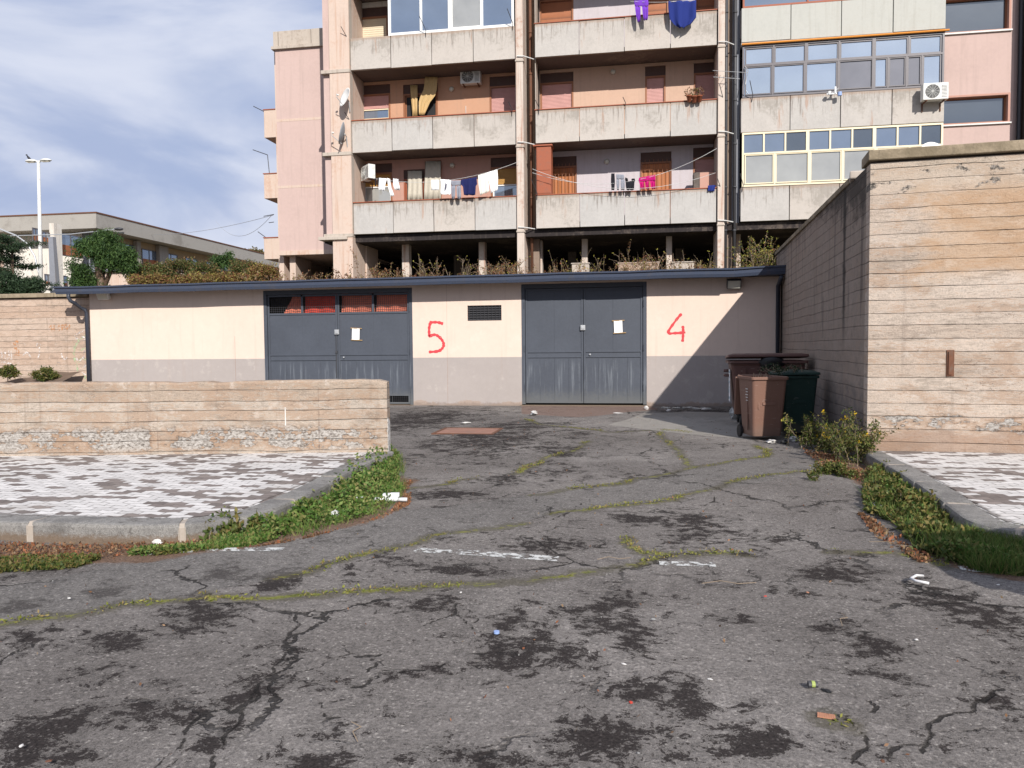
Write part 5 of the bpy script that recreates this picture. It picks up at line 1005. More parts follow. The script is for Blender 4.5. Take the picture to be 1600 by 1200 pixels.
# low plastered outbuilding in front of it
p0, p1 = W(182, 446, 36), W(206, 424, 36); t = empty('outbuilding', (p0[0], 36, 2.98), 'small cream outbuilding with a pale flat roof behind the garage roof', 'building'); mb = MB(); mb.box(p0[0]-1.5, p1[0], 36, 39, 2.9, p1[1]); P0(mb, 'wall', 'beige', t); mb = MB(); mb.box(p0[0]-1.7, p1[0]+.1, 35.8, 39.2, p1[1], p1[1]+.12); P0(mb, 'roof', 'slate_wall', t)
# tiled house roof peeping over the eaves
xa, za = W(205, 378, 120); xb, zb = W(264, 362, 120); t = empty('tiled_house', ((xa+xb)/2, 124, 3), 'house with terracotta roof and pale gable above the long eaves', 'building')
mb = MB(); mb.add([(xa, 119, za-1.5), (xb-2.2, 119, za-1.5), (xb-2.2, 126, zb+.3), (xa+.8, 126, zb+.3)], [(0, 1, 2, 3)]); P0(mb, 'roof', 'roof_tile', t, solid=.2)
mb = MB(); mb.slab([(xb-2.5, 3), (xb+4.5, 3), (xb+4.5, za-2.0), (xb+.2, zb+.2), (xb-2.5, za-1.4)], 119.2, 130); mb.box(xa+.5, xb-2.5, 120, 130, 3, za-1.4); P0(mb, 'wall', 'white_wall', t)
# reddish low roof at far left
p0 = W(0, 430, 60); t = empty('far_house', (p0[0]-4, 60, 2.98), 'dark red building at the extreme left edge behind the cedar', 'building'); mb = MB(); mb.box(p0[0]-12, W(8, 400, 60)[0], 60, 68, 2.9, W(4, 378, 60)[1]); P0(mb, 'wall', 'red_oxide', t)
# ---------------------------------------------------------------- lamp posts and poles
YLp = 34; x, z = W(60, 252, YLp); xb_, _q = W(63, 440, YLp)
t = empty('street_lamp', (xb_, YLp, 2.98), 'tall white street lamp with two heads, taller than the other poles', 'street lamp')
mb = MB(); mb.tube([(0, 0, 0), (x-xb_, 0, z-2.98)], .105, 12, r1=.07); mb.build('pole', 'pole_white', t, smooth=True)
for s_ in (-1, 1):
    mb = MB(); mb.tube([(x-xb_, 0, z-2.98-.02), (x-xb_+s_*.12, 0, z-2.98)], .05, 8); rr = []
    for i, (q, a, b_) in enumerate([(.10, .05, .04), (.25, .13, .09), (.45, .16, .10), (.62, .12, .07), (.72, .03, .02)]): rr.append([(x-xb_+s_*q, a*math.cos(u), z-2.98+.02+b_*math.sin(u)*(1 if math.sin(u) > 0 else .4)) for u in [2*math.pi*k/12 for k in range(12)]])
    mb.loft(rr); h_ = mb.build('lamp_head', 'ac_white', t, smooth=True); mb = MB(); mb.box(min(x-xb_+s_*.22, x-xb_+s_*.6), max(x-xb_+s_*.22, x-xb_+s_*.6), -.08, .08, z-2.98-.045, z-2.98-.02); mb.build('lens', 'lamp_glass', h_)
t = empty('bird', (x-.52, YLp, z+.10), 'dark bird perched on the left head of the tall street lamp', 'bird'); mb = MB(); rr = []
for (q, zz, r_) in [(.20, -.06, .01), (.12, .0, .035), (.02, .07, .07), (-.06, .13, .065), (-.10, .19, .04), (-.12, .23, .045), (-.15, .24, .03), (-.20, .235, .006)]: rr.append([(q*.9, r_*math.cos(u), zz+r_*math.sin(u)) for u in [2*math.pi*k/10 for k in range(10)]])
mb.loft(rr); mb.build('body', 'bird', t, smooth=True); mb = MB(); mb.tube([(-.02, .02, .03), (-.02, .02, -.03)], .006, 4); mb.tube([(-.02, -.02, .03), (-.02, -.02, -.03)], .006, 4); mb.build('leg', 'bird', t)
# arched lamp pole: thin curve behind the cedar
pts = [(62, 432), (59, 420), (54, 400), (42, 380), (25, 368), (0, 358), (-30, 352)]; q = [W(a, b_, 36) for a, b_ in pts]
t = empty('arched_lamp', (q[0][0], 36, 2.98), 'thin grey arched lamp pole curving away to the left edge', 'street lamp'); mb = MB(); mb.tube([(q[0][0], 36, 2.98)]+[(a, 36, b_) for a, b_ in q], .045, 8); P0(mb, 'pole', 'galv', t, smooth=True); mb = MB(); a, b_ = q[-1]; mb.box(a-.6, a, 35.85, 36.15, b_-.08, b_+.05); P0(mb, 'lamp_head', 'ac_white', t, bevel=.03)
x0_, z0_ = W(79, 370, 30); x1_, z1_ = W(86, 446, 30); t = empty('utility_pole', (x1_, 30, 2.98), 'square grey concrete utility pole leaning slightly at the garage corner', 'pole'); mb = MB()
mb.loft([[(x1_-.17, 29.9, 2.98), (x1_+.17, 29.9, 2.98), (x1_+.17, 30.2, 2.98), (x1_-.17, 30.2, 2.98)], [(x0_-.08, 29.95, z0_), (x0_+.14, 29.95, z0_), (x0_+.14, 30.15, z0_), (x0_-.08, 30.15, z0_)]]); P0(mb, 'shaft', 'slate_wall', t, bevel=.01)
# lamp at the end of a long thin arm
a, b_ = W(0, 369, 30.5), W(183, 358, 30.5); t = empty('cable_lamp', (b_[0], 30.5, b_[1]), 'small dark lamp at the end of a long thin arm above the pepper tree', 'street lamp'); mb = MB(); mb.tube([(a[0]-3, 30.5, a[1]-.08), (a[0], 30.5, a[1]), (W(110, 366, 30.5)[0], 30.5, W(110, 366, 30.5)[1]), (b_[0], 30.5, b_[1])], .022, 5); P0(mb, 'arm', 'galv', t); mb = MB(); mb.blob((b_[0]+.08, 30.5, b_[1]), (.22, .12, .07), 8, 1, .05); mb.box(b_[0]+.05, b_[0]+.3, 30.45, 30.55, b_[1]-.2, b_[1]-.14); P0(mb, 'lamp_head', 'dark_metal', t, smooth=False)
def cable(p0, p1, Ya, Yb2, sag, label):
    a = W(*p0, Ya); b_ = W(*p1, Yb2); A_ = Vector((a[0], Ya, a[1])); B2 = Vector((b_[0], Yb2, b_[1])); mb = MB(); mb.tube([A_.lerp(B2, i/16)-Vector((0, 0, sag*4*(i/16)*(1-i/16))) for i in range(17)], .012, 4); tag(mb.build('overhead_cable', 'galv'), label, 'cable')
cable((180, 360), (427, 336), 60, 34, .6, 'overhead cable running from the long building to the pink wing')
cable((337, 345), (424, 337), 50, 34, 1.0, 'second sagging cable below the first, ending at the pink wing')
# clothes rods standing out from the far side balconies
for (a, b_, c_) in [((396, 166), (412, 174), (412, 175)), ((395, 234), (418, 242), (421, 271)), ((403, 362), (418, 373), (418, 373)), ((412, 338), (428, 335), (428, 335)), ((420, 348), (428, 347), (428, 347))]:
    q = [W(*p, 33.2) for p in (a, b_, c_)]; mb = MB(); mb.tube([(u, 33.2, v) for u, v in q[:2]], .018, 5); 
    if c_ != b_: mb.tube([(u, 33.2, v) for u, v in q[1:]], .018, 5)
    P0(mb, 'line_rod', 'dark_metal', ab)
# ---------------------------------------------------------------- trees
def tree(name, base, pts_ells, trunk, nclump, per, size, m_, label, cat='tree', aspect=.5, droop=0., cr=.4):
    t = empty(name, base, label, cat); mb = MB()
    for tr in trunk: mb.tube([Vector(p[:3])-Vector(base) for p in tr], [p[3] for p in tr], 8)
    mb.build('trunk', 'bark', t, smooth=True); P = clumps([([c_[0]-base[0], c_[1]-base[1], c_[2]-base[2]], r_, w_) for c_, r_, w_ in pts_ells], nclump, per, cr)
    fast_mesh('crown', leaves(P, size, aspect, droop), 4, m_, t); return t
def E_(x, y, rx, ry, Y, w_=1., dy=None):      # an ellipsoid seen at (x, y) in the photo, at depth Y
    a = W(x, y, Y); k = Y/F; return ((a[0], Y, a[1]), (rx*k, (dy or rx*k), ry*k), w_)
YT_ = 29
xb_, _q = W(157, 445, YT_)
tr = [[(xb_, YT_, 2.9, .22), (xb_+.05, YT_, 3.7, .17), (*[(W(158, 418, YT_)[0]), YT_, W(158, 418, YT_)[1]], .13)], [(xb_+.05, YT_, 3.7, .12), (W(148, 400, YT_)[0], YT_, W(148, 400, YT_)[1], .07), (W(138, 385, YT_)[0], YT_+.2, W(138, 385, YT_)[1], .03)], [(xb_, YT_, 3.8, .12), (W(176, 402, YT_)[0], YT_+.2, W(176, 402, YT_)[1], .07), (W(192, 392, YT_)[0], YT_, W(192, 392, YT_)[1], .03)], [(xb_, YT_, 3.9, .1), (W(162, 385, YT_)[0], YT_-.2, W(162, 385, YT_)[1], .05)]]
tree('pepper_tree', (xb_, YT_, 2.98), [E_(162, 388, 26, 20, YT_, 1.2), E_(140, 384, 20, 14, YT_, .5), E_(190, 398, 20, 13, YT_, .7), E_(165, 370, 16, 8, YT_, .3), E_(128, 430, 18, 18, YT_, .45), E_(175, 412, 26, 10, YT_, .5), E_(118, 408, 8, 18, YT_, .15), E_(140, 442, 24, 8, YT_, .3), E_(202, 412, 10, 14, YT_, .2)], tr, 56, 100, .14, 'lf_pepper', 'light green pepper tree with drooping foliage above the garage gutter', aspect=.25, droop=.8, cr=.34)
# cedar at the left edge: tiers of drooping boughs
YC = 27; base = (W(18, 445, YC)[0], YC, 2.98); t = empty('cedar_tree', base, 'dark layered cedar tree at the left edge behind the wall', 'tree'); mb = MB(); topz = W(20, 382, YC)[1]; mb.tube([(0, 0, 0), (.1, 0, topz-2.9)], .12, 8, r1=.03); P = []
for i in range(34):
    zt_ = .5+(topz-3.2)*(i/34); L0 = (1.9-.9*(i/34))*rng.uniform(.7, 1.1); a = rng.uniform(0, 2*math.pi); e_ = np.array([math.cos(a)*L0, math.sin(a)*L0, -.05+.25*rng.uniform()]); mb.tube([(0, 0, zt_), (e_[0]*.5, e_[1]*.5, zt_+.12), (e_[0], e_[1], zt_+e_[2])], .03, 5, r1=.008)
    s_ = rng.uniform(.1, 1, 420)[:, None]; P.append(np.array([0, 0, zt_])+s_*e_+rng.normal(size=(420, 3))*[.20, .20, .035]*(1.3-s_)+[0, 0, .05])
mb.build('trunk', 'bark', t); P = np.concatenate(P); fast_mesh('crown', leaves(P, .13, .22, .15), 4, 'lf_cedar', t)
tree('dark_shrub', (W(14, 446, 24)[0], 24, 2.98), [E_(12, 446, 26, 20, 24, 1), E_(52, 448, 14, 12, 24, .4), E_(35, 452, 18, 12, 24, .4)], [[(W(14, 446, 24)[0], 24, 2.9, .05), (W(14, 446, 24)[0], 24, 3.6, .02)]], 45, 120, .09, 'lf_cedar', 'dense dark shrub below the cedar, just above the wall coping', 'shrub', aspect=.4, cr=.22)
hz = [(222, 428, 20, 14, 30, 'lf_hedge', 'yellowish green bush right of the pepper tree, leftmost in the hedge'), (250, 430, 22, 16, 30, 'lf_hedge', 'mixed green and rust bush in front of the grey pilaster'), (282, 424, 24, 18, 31, 'lf_hedge', 'tallest yellow green bush in the left half of the hedge'), (318, 428, 24, 17, 31, 'lf_hedge', 'bush with green top in the middle of the hedge'), (350, 420, 22, 24, 32, 'lf_pepper', 'greenest and tallest bush of the hedge, near the end of the long building'), (384, 424, 24, 18, 31, 'lf_hedge', 'bush with pointed fronds right of the tallest one'), (412, 430, 20, 14, 30, 'lf_bramble', 'rusty bush at the right end of the hedge beside the pink wing'), (235, 440, 40, 6, 27, 'lf_bramble', 'low rust coloured creeper at the left over the gutter'), (330, 438, 60, 8, 27, 'lf_bramble', 'low brown creeper spreading under the hedge above the gutter')]
for k, (cx, cy, rx, ry, Y, m_, lab) in enumerate(hz):
    e_ = E_(cx, cy, rx, ry, Y, 1, dy=.9); bs = (e_[0][0], Y, 2.98); tree('hedge_bush', bs, [e_, E_(cx+rx*.4, cy-ry*.7, rx*.4, ry*.5, Y, .15), E_(cx-rx*.5, cy-ry*.5, rx*.3, ry*.4, Y, .12)], [[(bs[0], Y, 2.9, .04), (bs[0]+.1, Y, 3.5, .02)]], 38, 90, .10, m_, lab, 'bush', aspect=.4, cr=.26)['group'] = 'bushes of the hedge above the garage'
tree('autumn_tree', (W(390, 400, 85)[0], 85, 3), [E_(372, 402, 14, 9, 85, .8), E_(396, 402, 18, 10, 85, 1), E_(412, 408, 10, 8, 85, .5), E_(352, 408, 10, 5, 85, .3)], [[(W(390, 400, 85)[0], 85, 3, .3), (W(390, 400, 85)[0], 85, 10.5, .15)]], 60, 90, .3, 'lf_far', 'far olive brown tree rising above the end of the long eaves', cr=.6)
# ---------------------------------------------------------------- dry growth on the terrace edge
def stems(name, spots, h, m_list, label, cat, kind=None, group=None, loc=(0, 0, 0), br=3, leafsize=.05, lm=10, flower=None, fsize=.03, r_=.004, lean=.25, nfl=0):
    mb = MB(); P = {m: [] for m in m_list}; FP = []; R = rng
    for (x, y, z, hh) in spots:
        d0 = np.array([R.normal()*lean, R.normal()*lean, 1.]); d0 /= np.linalg.norm(d0); p = np.array([x, y, z], float); pts = [p.copy()]
        for k in range(4): d0 = d0+R.normal(size=3)*.13; d0 /= np.linalg.norm(d0); p = p+d0*hh/4; pts.append(p.copy())
        mb.tube(pts, r_*1.3, 3, r1=r_*.5, cap=False); tips = [pts[-1]]
        for b_ in range(br):
            i = R.integers(1, 4); q = pts[i]+(pts[i+1]-pts[i])*R.uniform(); dd = d0+R.normal(size=3)*.7; dd[2] = abs(dd[2])*.8+.15; dd /= np.linalg.norm(dd); L0 = hh*R.uniform(.15, .38); mb.tube([q, q+dd*L0*.5+[0, 0, .01], q+dd*L0], r_*.7, 3, r1=r_*.3, cap=False); tips.append(q+dd*L0)
            for m in m_list: P[m].append(q+dd*L0*R.uniform(.2, 1, (max(1, lm//3), 1))+R.normal(size=(max(1, lm//3), 3))*.02)
        for m in m_list: u = R.uniform(.05, .95, lm); seg = np.minimum((u*4).astype(int), 3); pa = np.array(pts); P[m].append(pa[seg]+(pa[seg+1]-pa[seg])*(u*4-seg)[:, None]+R.normal(size=(lm, 3))*.025)
        FP += tips
    t = empty(name, loc, label, cat, group); 
    if kind: t['kind'] = kind
    o = mb.build('stems', 'twig' if m_list[0] != 'lf_weed' else 'lf_olive', t); o.location = -Vector(loc)
    for m in m_list: q = fast_mesh('foliage', leaves(np.concatenate(P[m]), leafsize, .5), 4, m, t); q.location = -Vector(loc)
    if flower: 
        FP = np.array(FP); FP = FP[R.permutation(len(FP))[:nfl]] if nfl else FP; f_ = np.repeat(FP, 9 if flower == 'flower' else 4, 0); f_ = f_+R.normal(size=f_.shape)*fsize*.25; q = fast_mesh('flower', leaves(f_, fsize, .6), 4, flower, t); q.location = -Vector(loc)
    return t
R = rng
sp = []
for x in np.arange(-12.5, 3.4, .02):
    dens = .5+.5*math.sin(x*2.1+1)*math.sin(x*.73+2)
    if R.uniform() < .45+.5*dens: sp.append((x+R.normal()*.05, 23.5+R.uniform(0, 2.0), 2.98, R.uniform(.72, 1.2)*(.72+.4*dens)*(1.35 if R.uniform() < .12 else 1)))
stems('dry_brambles', sp, .6, ['lf_bramble', 'lf_dry'], 'tangle of dry reddish brambles along the back of the garage roof', 'brambles', kind='stuff', br=5, leafsize=.06, lm=18, r_=.006, lean=.45)
for k, (x, yt_, lab) in enumerate([(985, 386, 'tallest dry weed in the middle of the dark ground storey, between two slim pillars'), (930, 398, 'dry weed just right of the second slim pillar'), (1020, 402, 'yellowish dry weed left of the right slim pillar'), (1085, 400, 'sparse dry weed right of the right slim pillar'), (880, 402, 'branching dry weed left of the first slim pillar'), (665, 404, 'dry weed beside the left slim pillar, with yellow tips'), (722, 402, 'dry weed in front of the left dark opening'), (800, 402, 'dry weed against the left side of the spalled pier'), (1105, 396, 'dry weed against the middle pier by the recess')]):
    X_, Z_ = W(x, yt_, 24.2); spots = [(X_+R.normal()*.10, 24.2+R.normal()*.1, 2.98, (Z_-2.98)*R.uniform(.65, 1.)) for _ in range(8)]
    stems('tall_dry_weed', spots, 1, ['lf_bramble'], lab, 'weed', group='tall dry weeds on the terrace', loc=(X_, 24.2, 2.98), br=7, leafsize=.04, lm=10, flower='lf_yellow', fsize=.035, r_=.006, nfl=26)
X_, Z_ = W(1185, 368, 20.9); stems('corner_bush', [(X_+R.normal()*.22, 20.9+R.uniform(0, .8), 3.25, (Z_-3.2)*R.uniform(.5, 1.)) for _ in range(20)], 1, ['lf_bramble', 'lf_olive'], 'straggly brown and green bush in the corner between garage roof and tall wall', 'bush', loc=(X_, 20.9, 3.2), br=6, leafsize=.06, lm=16, flower='lf_yellow', fsize=.04, lean=.35, r_=.006)
# rubble and low blocks on the terrace
for k, (xa, xb, ya, yb, lab) in enumerate([(893, 920, 412, 424, 'low broken concrete block at the foot of the first slim pillar'), (966, 1030, 411, 424, 'long rough stone planter on the terrace in the middle'), (1050, 1085, 410, 421, 'low grey crate of rubble right of the right slim pillar')]):
    p0 = W(xa, (ya+yb)/2, 25.5); p1 = W(xb, (ya+yb)/2, 25.5); zt_ = W((xa+xb)/2, ya, 25.5)[1]; t = empty('concrete_block', ((p0[0]+p1[0])/2, 25.6, 2.98), lab, 'block'); w_ = (p1[0]-p0[0])/2; mb = MB(); mb.box(-w_, w_, 0, .35, 0, zt_-2.98); mb.box(-w_-.03, w_+.03, -.03, .38, zt_-2.98, zt_-2.94); mb.build('body', 'conc' if k != 1 else 'wall_b', t, bevel=.02)
X_, Z_ = W(957, 415, 25.4); t = empty('plastic_chair', (X_, 25.4, 2.98), 'broken white plastic seat lying left of the stone planter', 'chair'); mb = MB(); mb.box(-.22, .2, 0, .4, .28, .32); mb.box(-.24, -.18, .0, .4, .0, .5); mb.box(.0, .05, 0, .05, 0, .28); mb.box(.14, .19, .3, .35, 0, .28); mb.build('seat', 'plastic_white', t, bevel=.01)
# ---------------------------------------------------------------- weeds along the kerbs
def weedpoly(px_poly, n, seed=0):
    p = gpoly(px_poly); P_ = np.array(p); R_ = np.random.default_rng(seed); out = []; mn, mx = P_.min(0), P_.max(0)
    while len(out) < n:
        X = R_.uniform(mn[0], mx[0], n*2); Y = R_.uniform(mn[1], mx[1], n*2); ins = np.zeros(X.shape, bool)
        for (ax, ay), (bx_, by) in zip(p, p[1:]+p[:1]): ins ^= ((ay > Y) != (by > Y)) & (X < (bx_-ax)*(Y-ay)/((by-ay) or 1e-9)+ax)
        k = np.sin(X*5.3+seed)*np.sin(Y*4.1+seed*2)+R_.normal(size=X.shape)*.8; ins &= k > -.15
        out += list(zip(X[ins], Y[ins]))
    return np.array(out[:n])
def weeds(label, polys, m_, hh, ls, seed, name='weeds', zo=0.):
    Ps = []
    for poly, n, h_ in polys:
        q = weedpoly(poly, n, seed); hm = h_*(.25+1.0*np.abs(np.sin(q[:, 0]*6.1+np.sin(q[:, 1]*9))*np.cos(q[:, 1]*5.)))
        Ps.append(np.column_stack([q, rng.uniform(0, 1, len(q))**.7*hm+zo]))
    P = np.concatenate(Ps); return tag(fast_mesh(name, leaves(P, ls, .55, 0, .25), 4, m_), label, name.replace('_', ' '), kind='stuff')
LV = [(395,845),(420,815),(480,795),(530,760),(560,725),(606,704),(622,712),(618,745),(630,768),(600,800),(560,815),(480,830),(430,845)]
weeds('bright green weeds filling the gutter along the left curved kerb', [(LV, 15000, .085), ([(200,868),(330,850),(400,832),(430,845),(380,856),(240,870)], 5000, .05), ([(560,735),(606,704),(622,712),(622,760),(590,770),(540,780)], 6000, .11)], 'lf_weed', .1, .034, 1)
P_ = weedpoly([(300,850),(395,838),(420,812),(530,760),(606,704),(628,712),(636,768),(600,808),(480,838),(330,862)], 3200, 4); n_ = len(P_); hb = rng.uniform(.03, .11, n_); a = rng.uniform(0, 6.28, n_); wv = np.column_stack([np.cos(a), np.sin(a), np.zeros(n_)])*.004; b0 = np.column_stack([P_, np.zeros(n_)]); tp = b0+np.column_stack([rng.normal(size=n_)*.045, rng.normal(size=n_)*.045, hb]); tag(fast_mesh('grass', np.stack([b0-wv, b0+wv, tp], 1).reshape(-1, 3), 3, 'lf_weed'), 'grass blades among the left kerb weeds', 'grass', kind='stuff')
weeds('taller clumps of leaf standing above the left verge', [([(480,800),(530,765),(560,735),(600,715),(612,740),(560,790),(500,815)], 2600, .20), ([(400,838),(460,812),(500,800),(480,822),(420,845)], 1400, .15)], 'lf_weed', .1, .045, 21)
weeds('dry leaves and moss in the left gutter and at the verge edge', [([(-20,885),(-20,850),(200,850),(330,838),(400,840),(300,862),(150,874)], 2600, .015), ([(330,865),(440,850),(560,822),(610,802),(640,770),(640,790),(600,812),(480,842)], 2200, .015), ([(600,770),(622,760),(645,752),(630,775)], 500, .02)], 'lf_dry', .02, .026, 2, 'fallen_leaves')
weeds('olive moss tufts in the left gutter by the straight kerb', [([(-20,872),(60,868),(160,872),(120,886),(-20,896)], 3500, .018), ([(200,862),(330,850),(360,858),(250,870)], 2500, .035)], 'lf_olive', .02, .028, 3, 'moss')
RV = [(1350,760),(1372,735),(1400,750),(1450,785),(1500,815),(1560,838),(1620,842),(1620,900),(1540,890),(1480,880),(1430,860),(1400,820),(1352,800)]
weeds('tangled green weeds along the right kerb, shaded at the near end', [(RV, 15000, .09), ([(1368,728),(1400,745),(1470,800),(1440,830),(1390,790),(1360,760)], 7000, .12)], 'lf_olive', .1, .042, 5)
weeds('brighter weed leaves scattered in the right kerb verge', [([(1375,765),(1420,770),(1460,800),(1440,820),(1380,790)], 3500, .12), ([(1440,860),(1500,850),(1620,862),(1620,895),(1520,888)], 6000, .11)], 'lf_weed', .1, .035, 6)
weeds('rust dry leaves mixed into the right verge edge', [([(1255,705),(1300,712),(1350,740),(1350,755),(1290,735)], 1500, .03), ([(1340,800),(1400,840),(1460,875),(1440,880),(1370,840)], 700, .02), ([(1350,740),(1380,735),(1480,800),(1440,805)], 900, .09)], 'lf_dry', .03, .035, 7, 'fallen_leaves')
P_ = weedpoly(RV, 2500, 14); P_ = np.concatenate([P_, weedpoly([(1440,855),(1480,840),(1620,850),(1620,905),(1530,895)], 6500, 15)]); n_ = len(P_); hb = rng.uniform(.05, .16, n_); a = rng.uniform(0, 6.28, n_); wv = np.column_stack([np.cos(a), np.sin(a), np.zeros(n_)])*.004; b0 = np.column_stack([P_, np.zeros(n_)]); tp = b0+np.column_stack([rng.normal(size=n_)*.06, rng.normal(size=n_)*.06, hb]); tag(fast_mesh('grass', np.stack([b0-wv, b0+wv, tp], 1).reshape(-1, 3), 3, 'lf_weed'), 'longer grass blades in the right verge', 'grass', kind='stuff')
# moss and grass in the cracks
Ps = []; Gs = []
for k, ln in enumerate(MOSS):
    p = jag(gpoly(ln), k)
    for (ax, ay), (bx_, by) in zip(p, p[1:]):
        L0 = math.hypot(bx_-ax, by-ay); n_ = int(L0*230+rng.uniform()); t_ = rng.uniform(0, 1, n_); X = ax+(bx_-ax)*t_; Y = ay+(by-ay)*t_; keep = (np.sin(X*3.3+k)+np.sin(Y*4.7+k*2)+np.sin(X*9+Y*7)*.7) > .1; X, Y = X[keep], Y[keep]; sp_ = rng.normal(size=(len(X), 2))*.028; Ps.append(np.column_stack([X+sp_[:, 0], Y+sp_[:, 1], rng.uniform(.0, .016, len(X))+.012*np.sin(X)*0]))
P = np.concatenate(Ps); tag(fast_mesh('moss', leaves(P, .024, .4, 0, .35), 4, 'lf_moss'), 'moss and tiny grass growing along the cracks in the asphalt', 'moss', kind='stuff')
P = np.column_stack([rng.uniform(-9, 4, 2300), rng.uniform(2.2, 19, 2300), np.full(2300, .016)]); P = P[(P[:, 0] > -3.2) | (P[:, 1] < 5.1)]; P = P[(P[:, 0] < 2.4) | (P[:, 1] < 5.6)]
tag(fast_mesh('leaf_litter', leaves(P[:650], .022, .5), 4, 'lf_dry'), 'bits of dry leaf scattered thinly over the asphalt', 'leaf litter', kind='stuff')
tag(fast_mesh('gravel', leaves(np.repeat(P[650:], 1, 0), .010, .9), 4, 'kerbgrey'), 'tiny pale stones scattered over the asphalt', 'gravel', kind='stuff')
Pb = np.column_stack([rng.uniform(1.2, 4.0, 260), rng.uniform(5.2, 6.4, 260), np.full(260, .03)])
def fern(px_, n, h_, label, m_='lf_olive', fl=None, spread=.12, br=5, ls=.032, lm=11, nfl=0):
    g_ = G(*px_); return stems('flowering_weed' if fl == 'flower' else 'weed_plant', [(g_.x+rng.normal()*spread, g_.y+rng.normal()*spread, 0, h_*rng.uniform(.5, 1)) for _ in range(n)], h_, [m_, 'lf_olive'], label, 'weed', loc=(g_.x, g_.y, 0), br=br, leafsize=ls, lm=lm, flower=fl, fsize=.035, r_=.003, lean=.3, nfl=nfl, group='tall weeds by the tall wall')
fern((1262, 700), 20, .50, 'thin weed with pale seed heads beside the green bin', fl='lf_yellow', lm=14, nfl=24)
fern((1290, 706), 12, .30, 'low weed with one yellow flower between the bin weed and the corner weed', fl='flower', br=2, nfl=3)
fern((1318, 712), 22, .55, 'bushy weed with yellow flowers against the shaded wall foot', fl='flower', spread=.16, br=4, nfl=7)
fern((1340, 724), 20, .66, 'tallest weed with yellow flowers right at the wall corner', fl='flower', spread=.15, lm=18, nfl=8)
fern((1300, 742), 14, .14, 'low flat weed on the asphalt in front of the corner weeds', spread=.22, lm=20)
fern((1408, 800), 14, .20, 'leafy weed overhanging the right kerb', spread=.09, ls=.05); fern((350, 838), 16, .16, 'round leafy weed tuft at the bend of the left kerb', spread=.10, ls=.05)
for (q, lab) in (((70, 592), 'dark green shrub at the foot of the back wall, the larger one'), ((12, 588), 'small green shrub at the left edge at the foot of the back wall')):
    x_, z_ = W(q[0], q[1], 18.9); P = clumps([((0, 0, .12), (.35, .2, .16), 1)], 26, 60, .1); t = empty('wall_shrub', (x_, 18.9, z_), lab, 'shrub'); mb = MB(); mb.tube([(0, 0, -.3), (0, 0, .15)], .012, 5); mb.build('stem', 'bark', t); fast_mesh('foliage', leaves(P, .08, .35, 0, .4), 4, 'lf_olive', t)
# ---------------------------------------------------------------- bins
def rrect(w_, d_, z, r_=.06, n=4, yo=0., xo=0.):
    out = []
    for (cx, cy, a0) in ((w_/2-r_, d_/2-r_, 0), (-w_/2+r_, d_/2-r_, 90), (-w_/2+r_, -d_/2+r_, 180), (w_/2-r_, -d_/2+r_, 270)):
        for k in range(n+1): a = rad(a0+90*k/n); out.append((cx+r_*math.cos(a)+xo, cy+r_*math.sin(a)+yo, z))
    return out
def wheelie(loc, rz, m_, label, lid):
    t = empty('wheelie_bin', loc, label, 'bin', 'two-wheeled bins', rz)
    mb = MB(); mb.loft([rrect(.46, .50, .06, .05), rrect(.47, .52, .12, .05), rrect(.555, .66, .93, .05, yo=-.02), rrect(.565, .67, .97, .05, yo=-.02), rrect(.535, .64, .97, .045, yo=-.02), rrect(.52, .62, .90, .045, yo=-.02), rrect(.43, .47, .14, .04)], True, True); b_ = mb.build('body', m_, t, bevel=.004)
    mb = MB(); mb.loft([rrect(.58, .70, .955, .05, yo=-.02), rrect(.60, .72, .96, .05, yo=-.02), rrect(.60, .72, 1.0, .05, yo=-.02), rrect(.575, .69, 1.005, .05, yo=-.02), rrect(.54, .645, 1.0, .045, yo=-.02), rrect(.54, .645, .955, .045, yo=-.02)], True, False); mb.build('rim', m_, b_)
    mb = MB(); 
    for s_ in (-1, 1): mb.box(s_*.16-.012, s_*.16+.012, -.335+.02, -.29, .50, .93)
    mb.box(-.10, .10, -.325, -.30, .56, .60); 
    # side panel step pressed into the body
    for s_ in (-1, 1): mb.box(s_*.262-.008, s_*.262+.008, -.10, -.06, .15, .68)
    mb.build('moulded_rib', m_, b_)
    mb = MB(); mb.tube([(-.24, .36, .99), (-.24, .42, 1.0), (.24, .42, 1.0), (.24, .36, .99)], .018, 8); mb.build('handle', m_, t, smooth=True)
    mb = MB(); mb.tube([(-.27, .25, .10), (.27, .25, .10)], .014, 8); mb.build('axle', 'dark_metal', t)
    for s_ in (-1, 1): mb = MB(); mb.loft([[(s_*x_, .25+r_*math.cos(q), .10+r_*math.sin(q)) for q in [2*math.pi*i/20 for i in range(20)]] for x_, r_ in ((.245, .08), (.25, .10), (.285, .10), (.29, .08))]); mb.build('wheel', 'black', t)
    if lid:
        mb = MB(); mb.loft([rrect(.61, .74, 1.012, .06, yo=-.02), rrect(.63, .77, 1.02, .06, yo=-.02), rrect(.61, .74, 1.055, .06, yo=-.02), rrect(.45, .55, 1.085, .06, yo=-.02)]); mb.box(-.08, .08, -.43, -.39, 1.02, 1.04); mb.build('lid', m_, t, bevel=.004)
    else:   # lid flung open, hanging behind
        mb = MB(); mb.loft([[(x_, y_+.40, z_) for x_, y_, z_ in [(-.29, 0, .98), (.29, 0, .98), (.29, .04, .98), (-.29, .04, .98)]], [(-.28, .47, .35), (.28, .47, .35), (.28, .51, .35), (-.28, .51, .35)]]); mb.build('lid', m_, t, bevel=.01)
    return t
bq = G(1190, 690); bin1 = wheelie((1.945, 12.85, 0), rad(12), 'bin_brown', 'open brown wheelie bin half in sunlight, nearest of the three bins', False)
mb = MB(); R2 = random.Random(4)
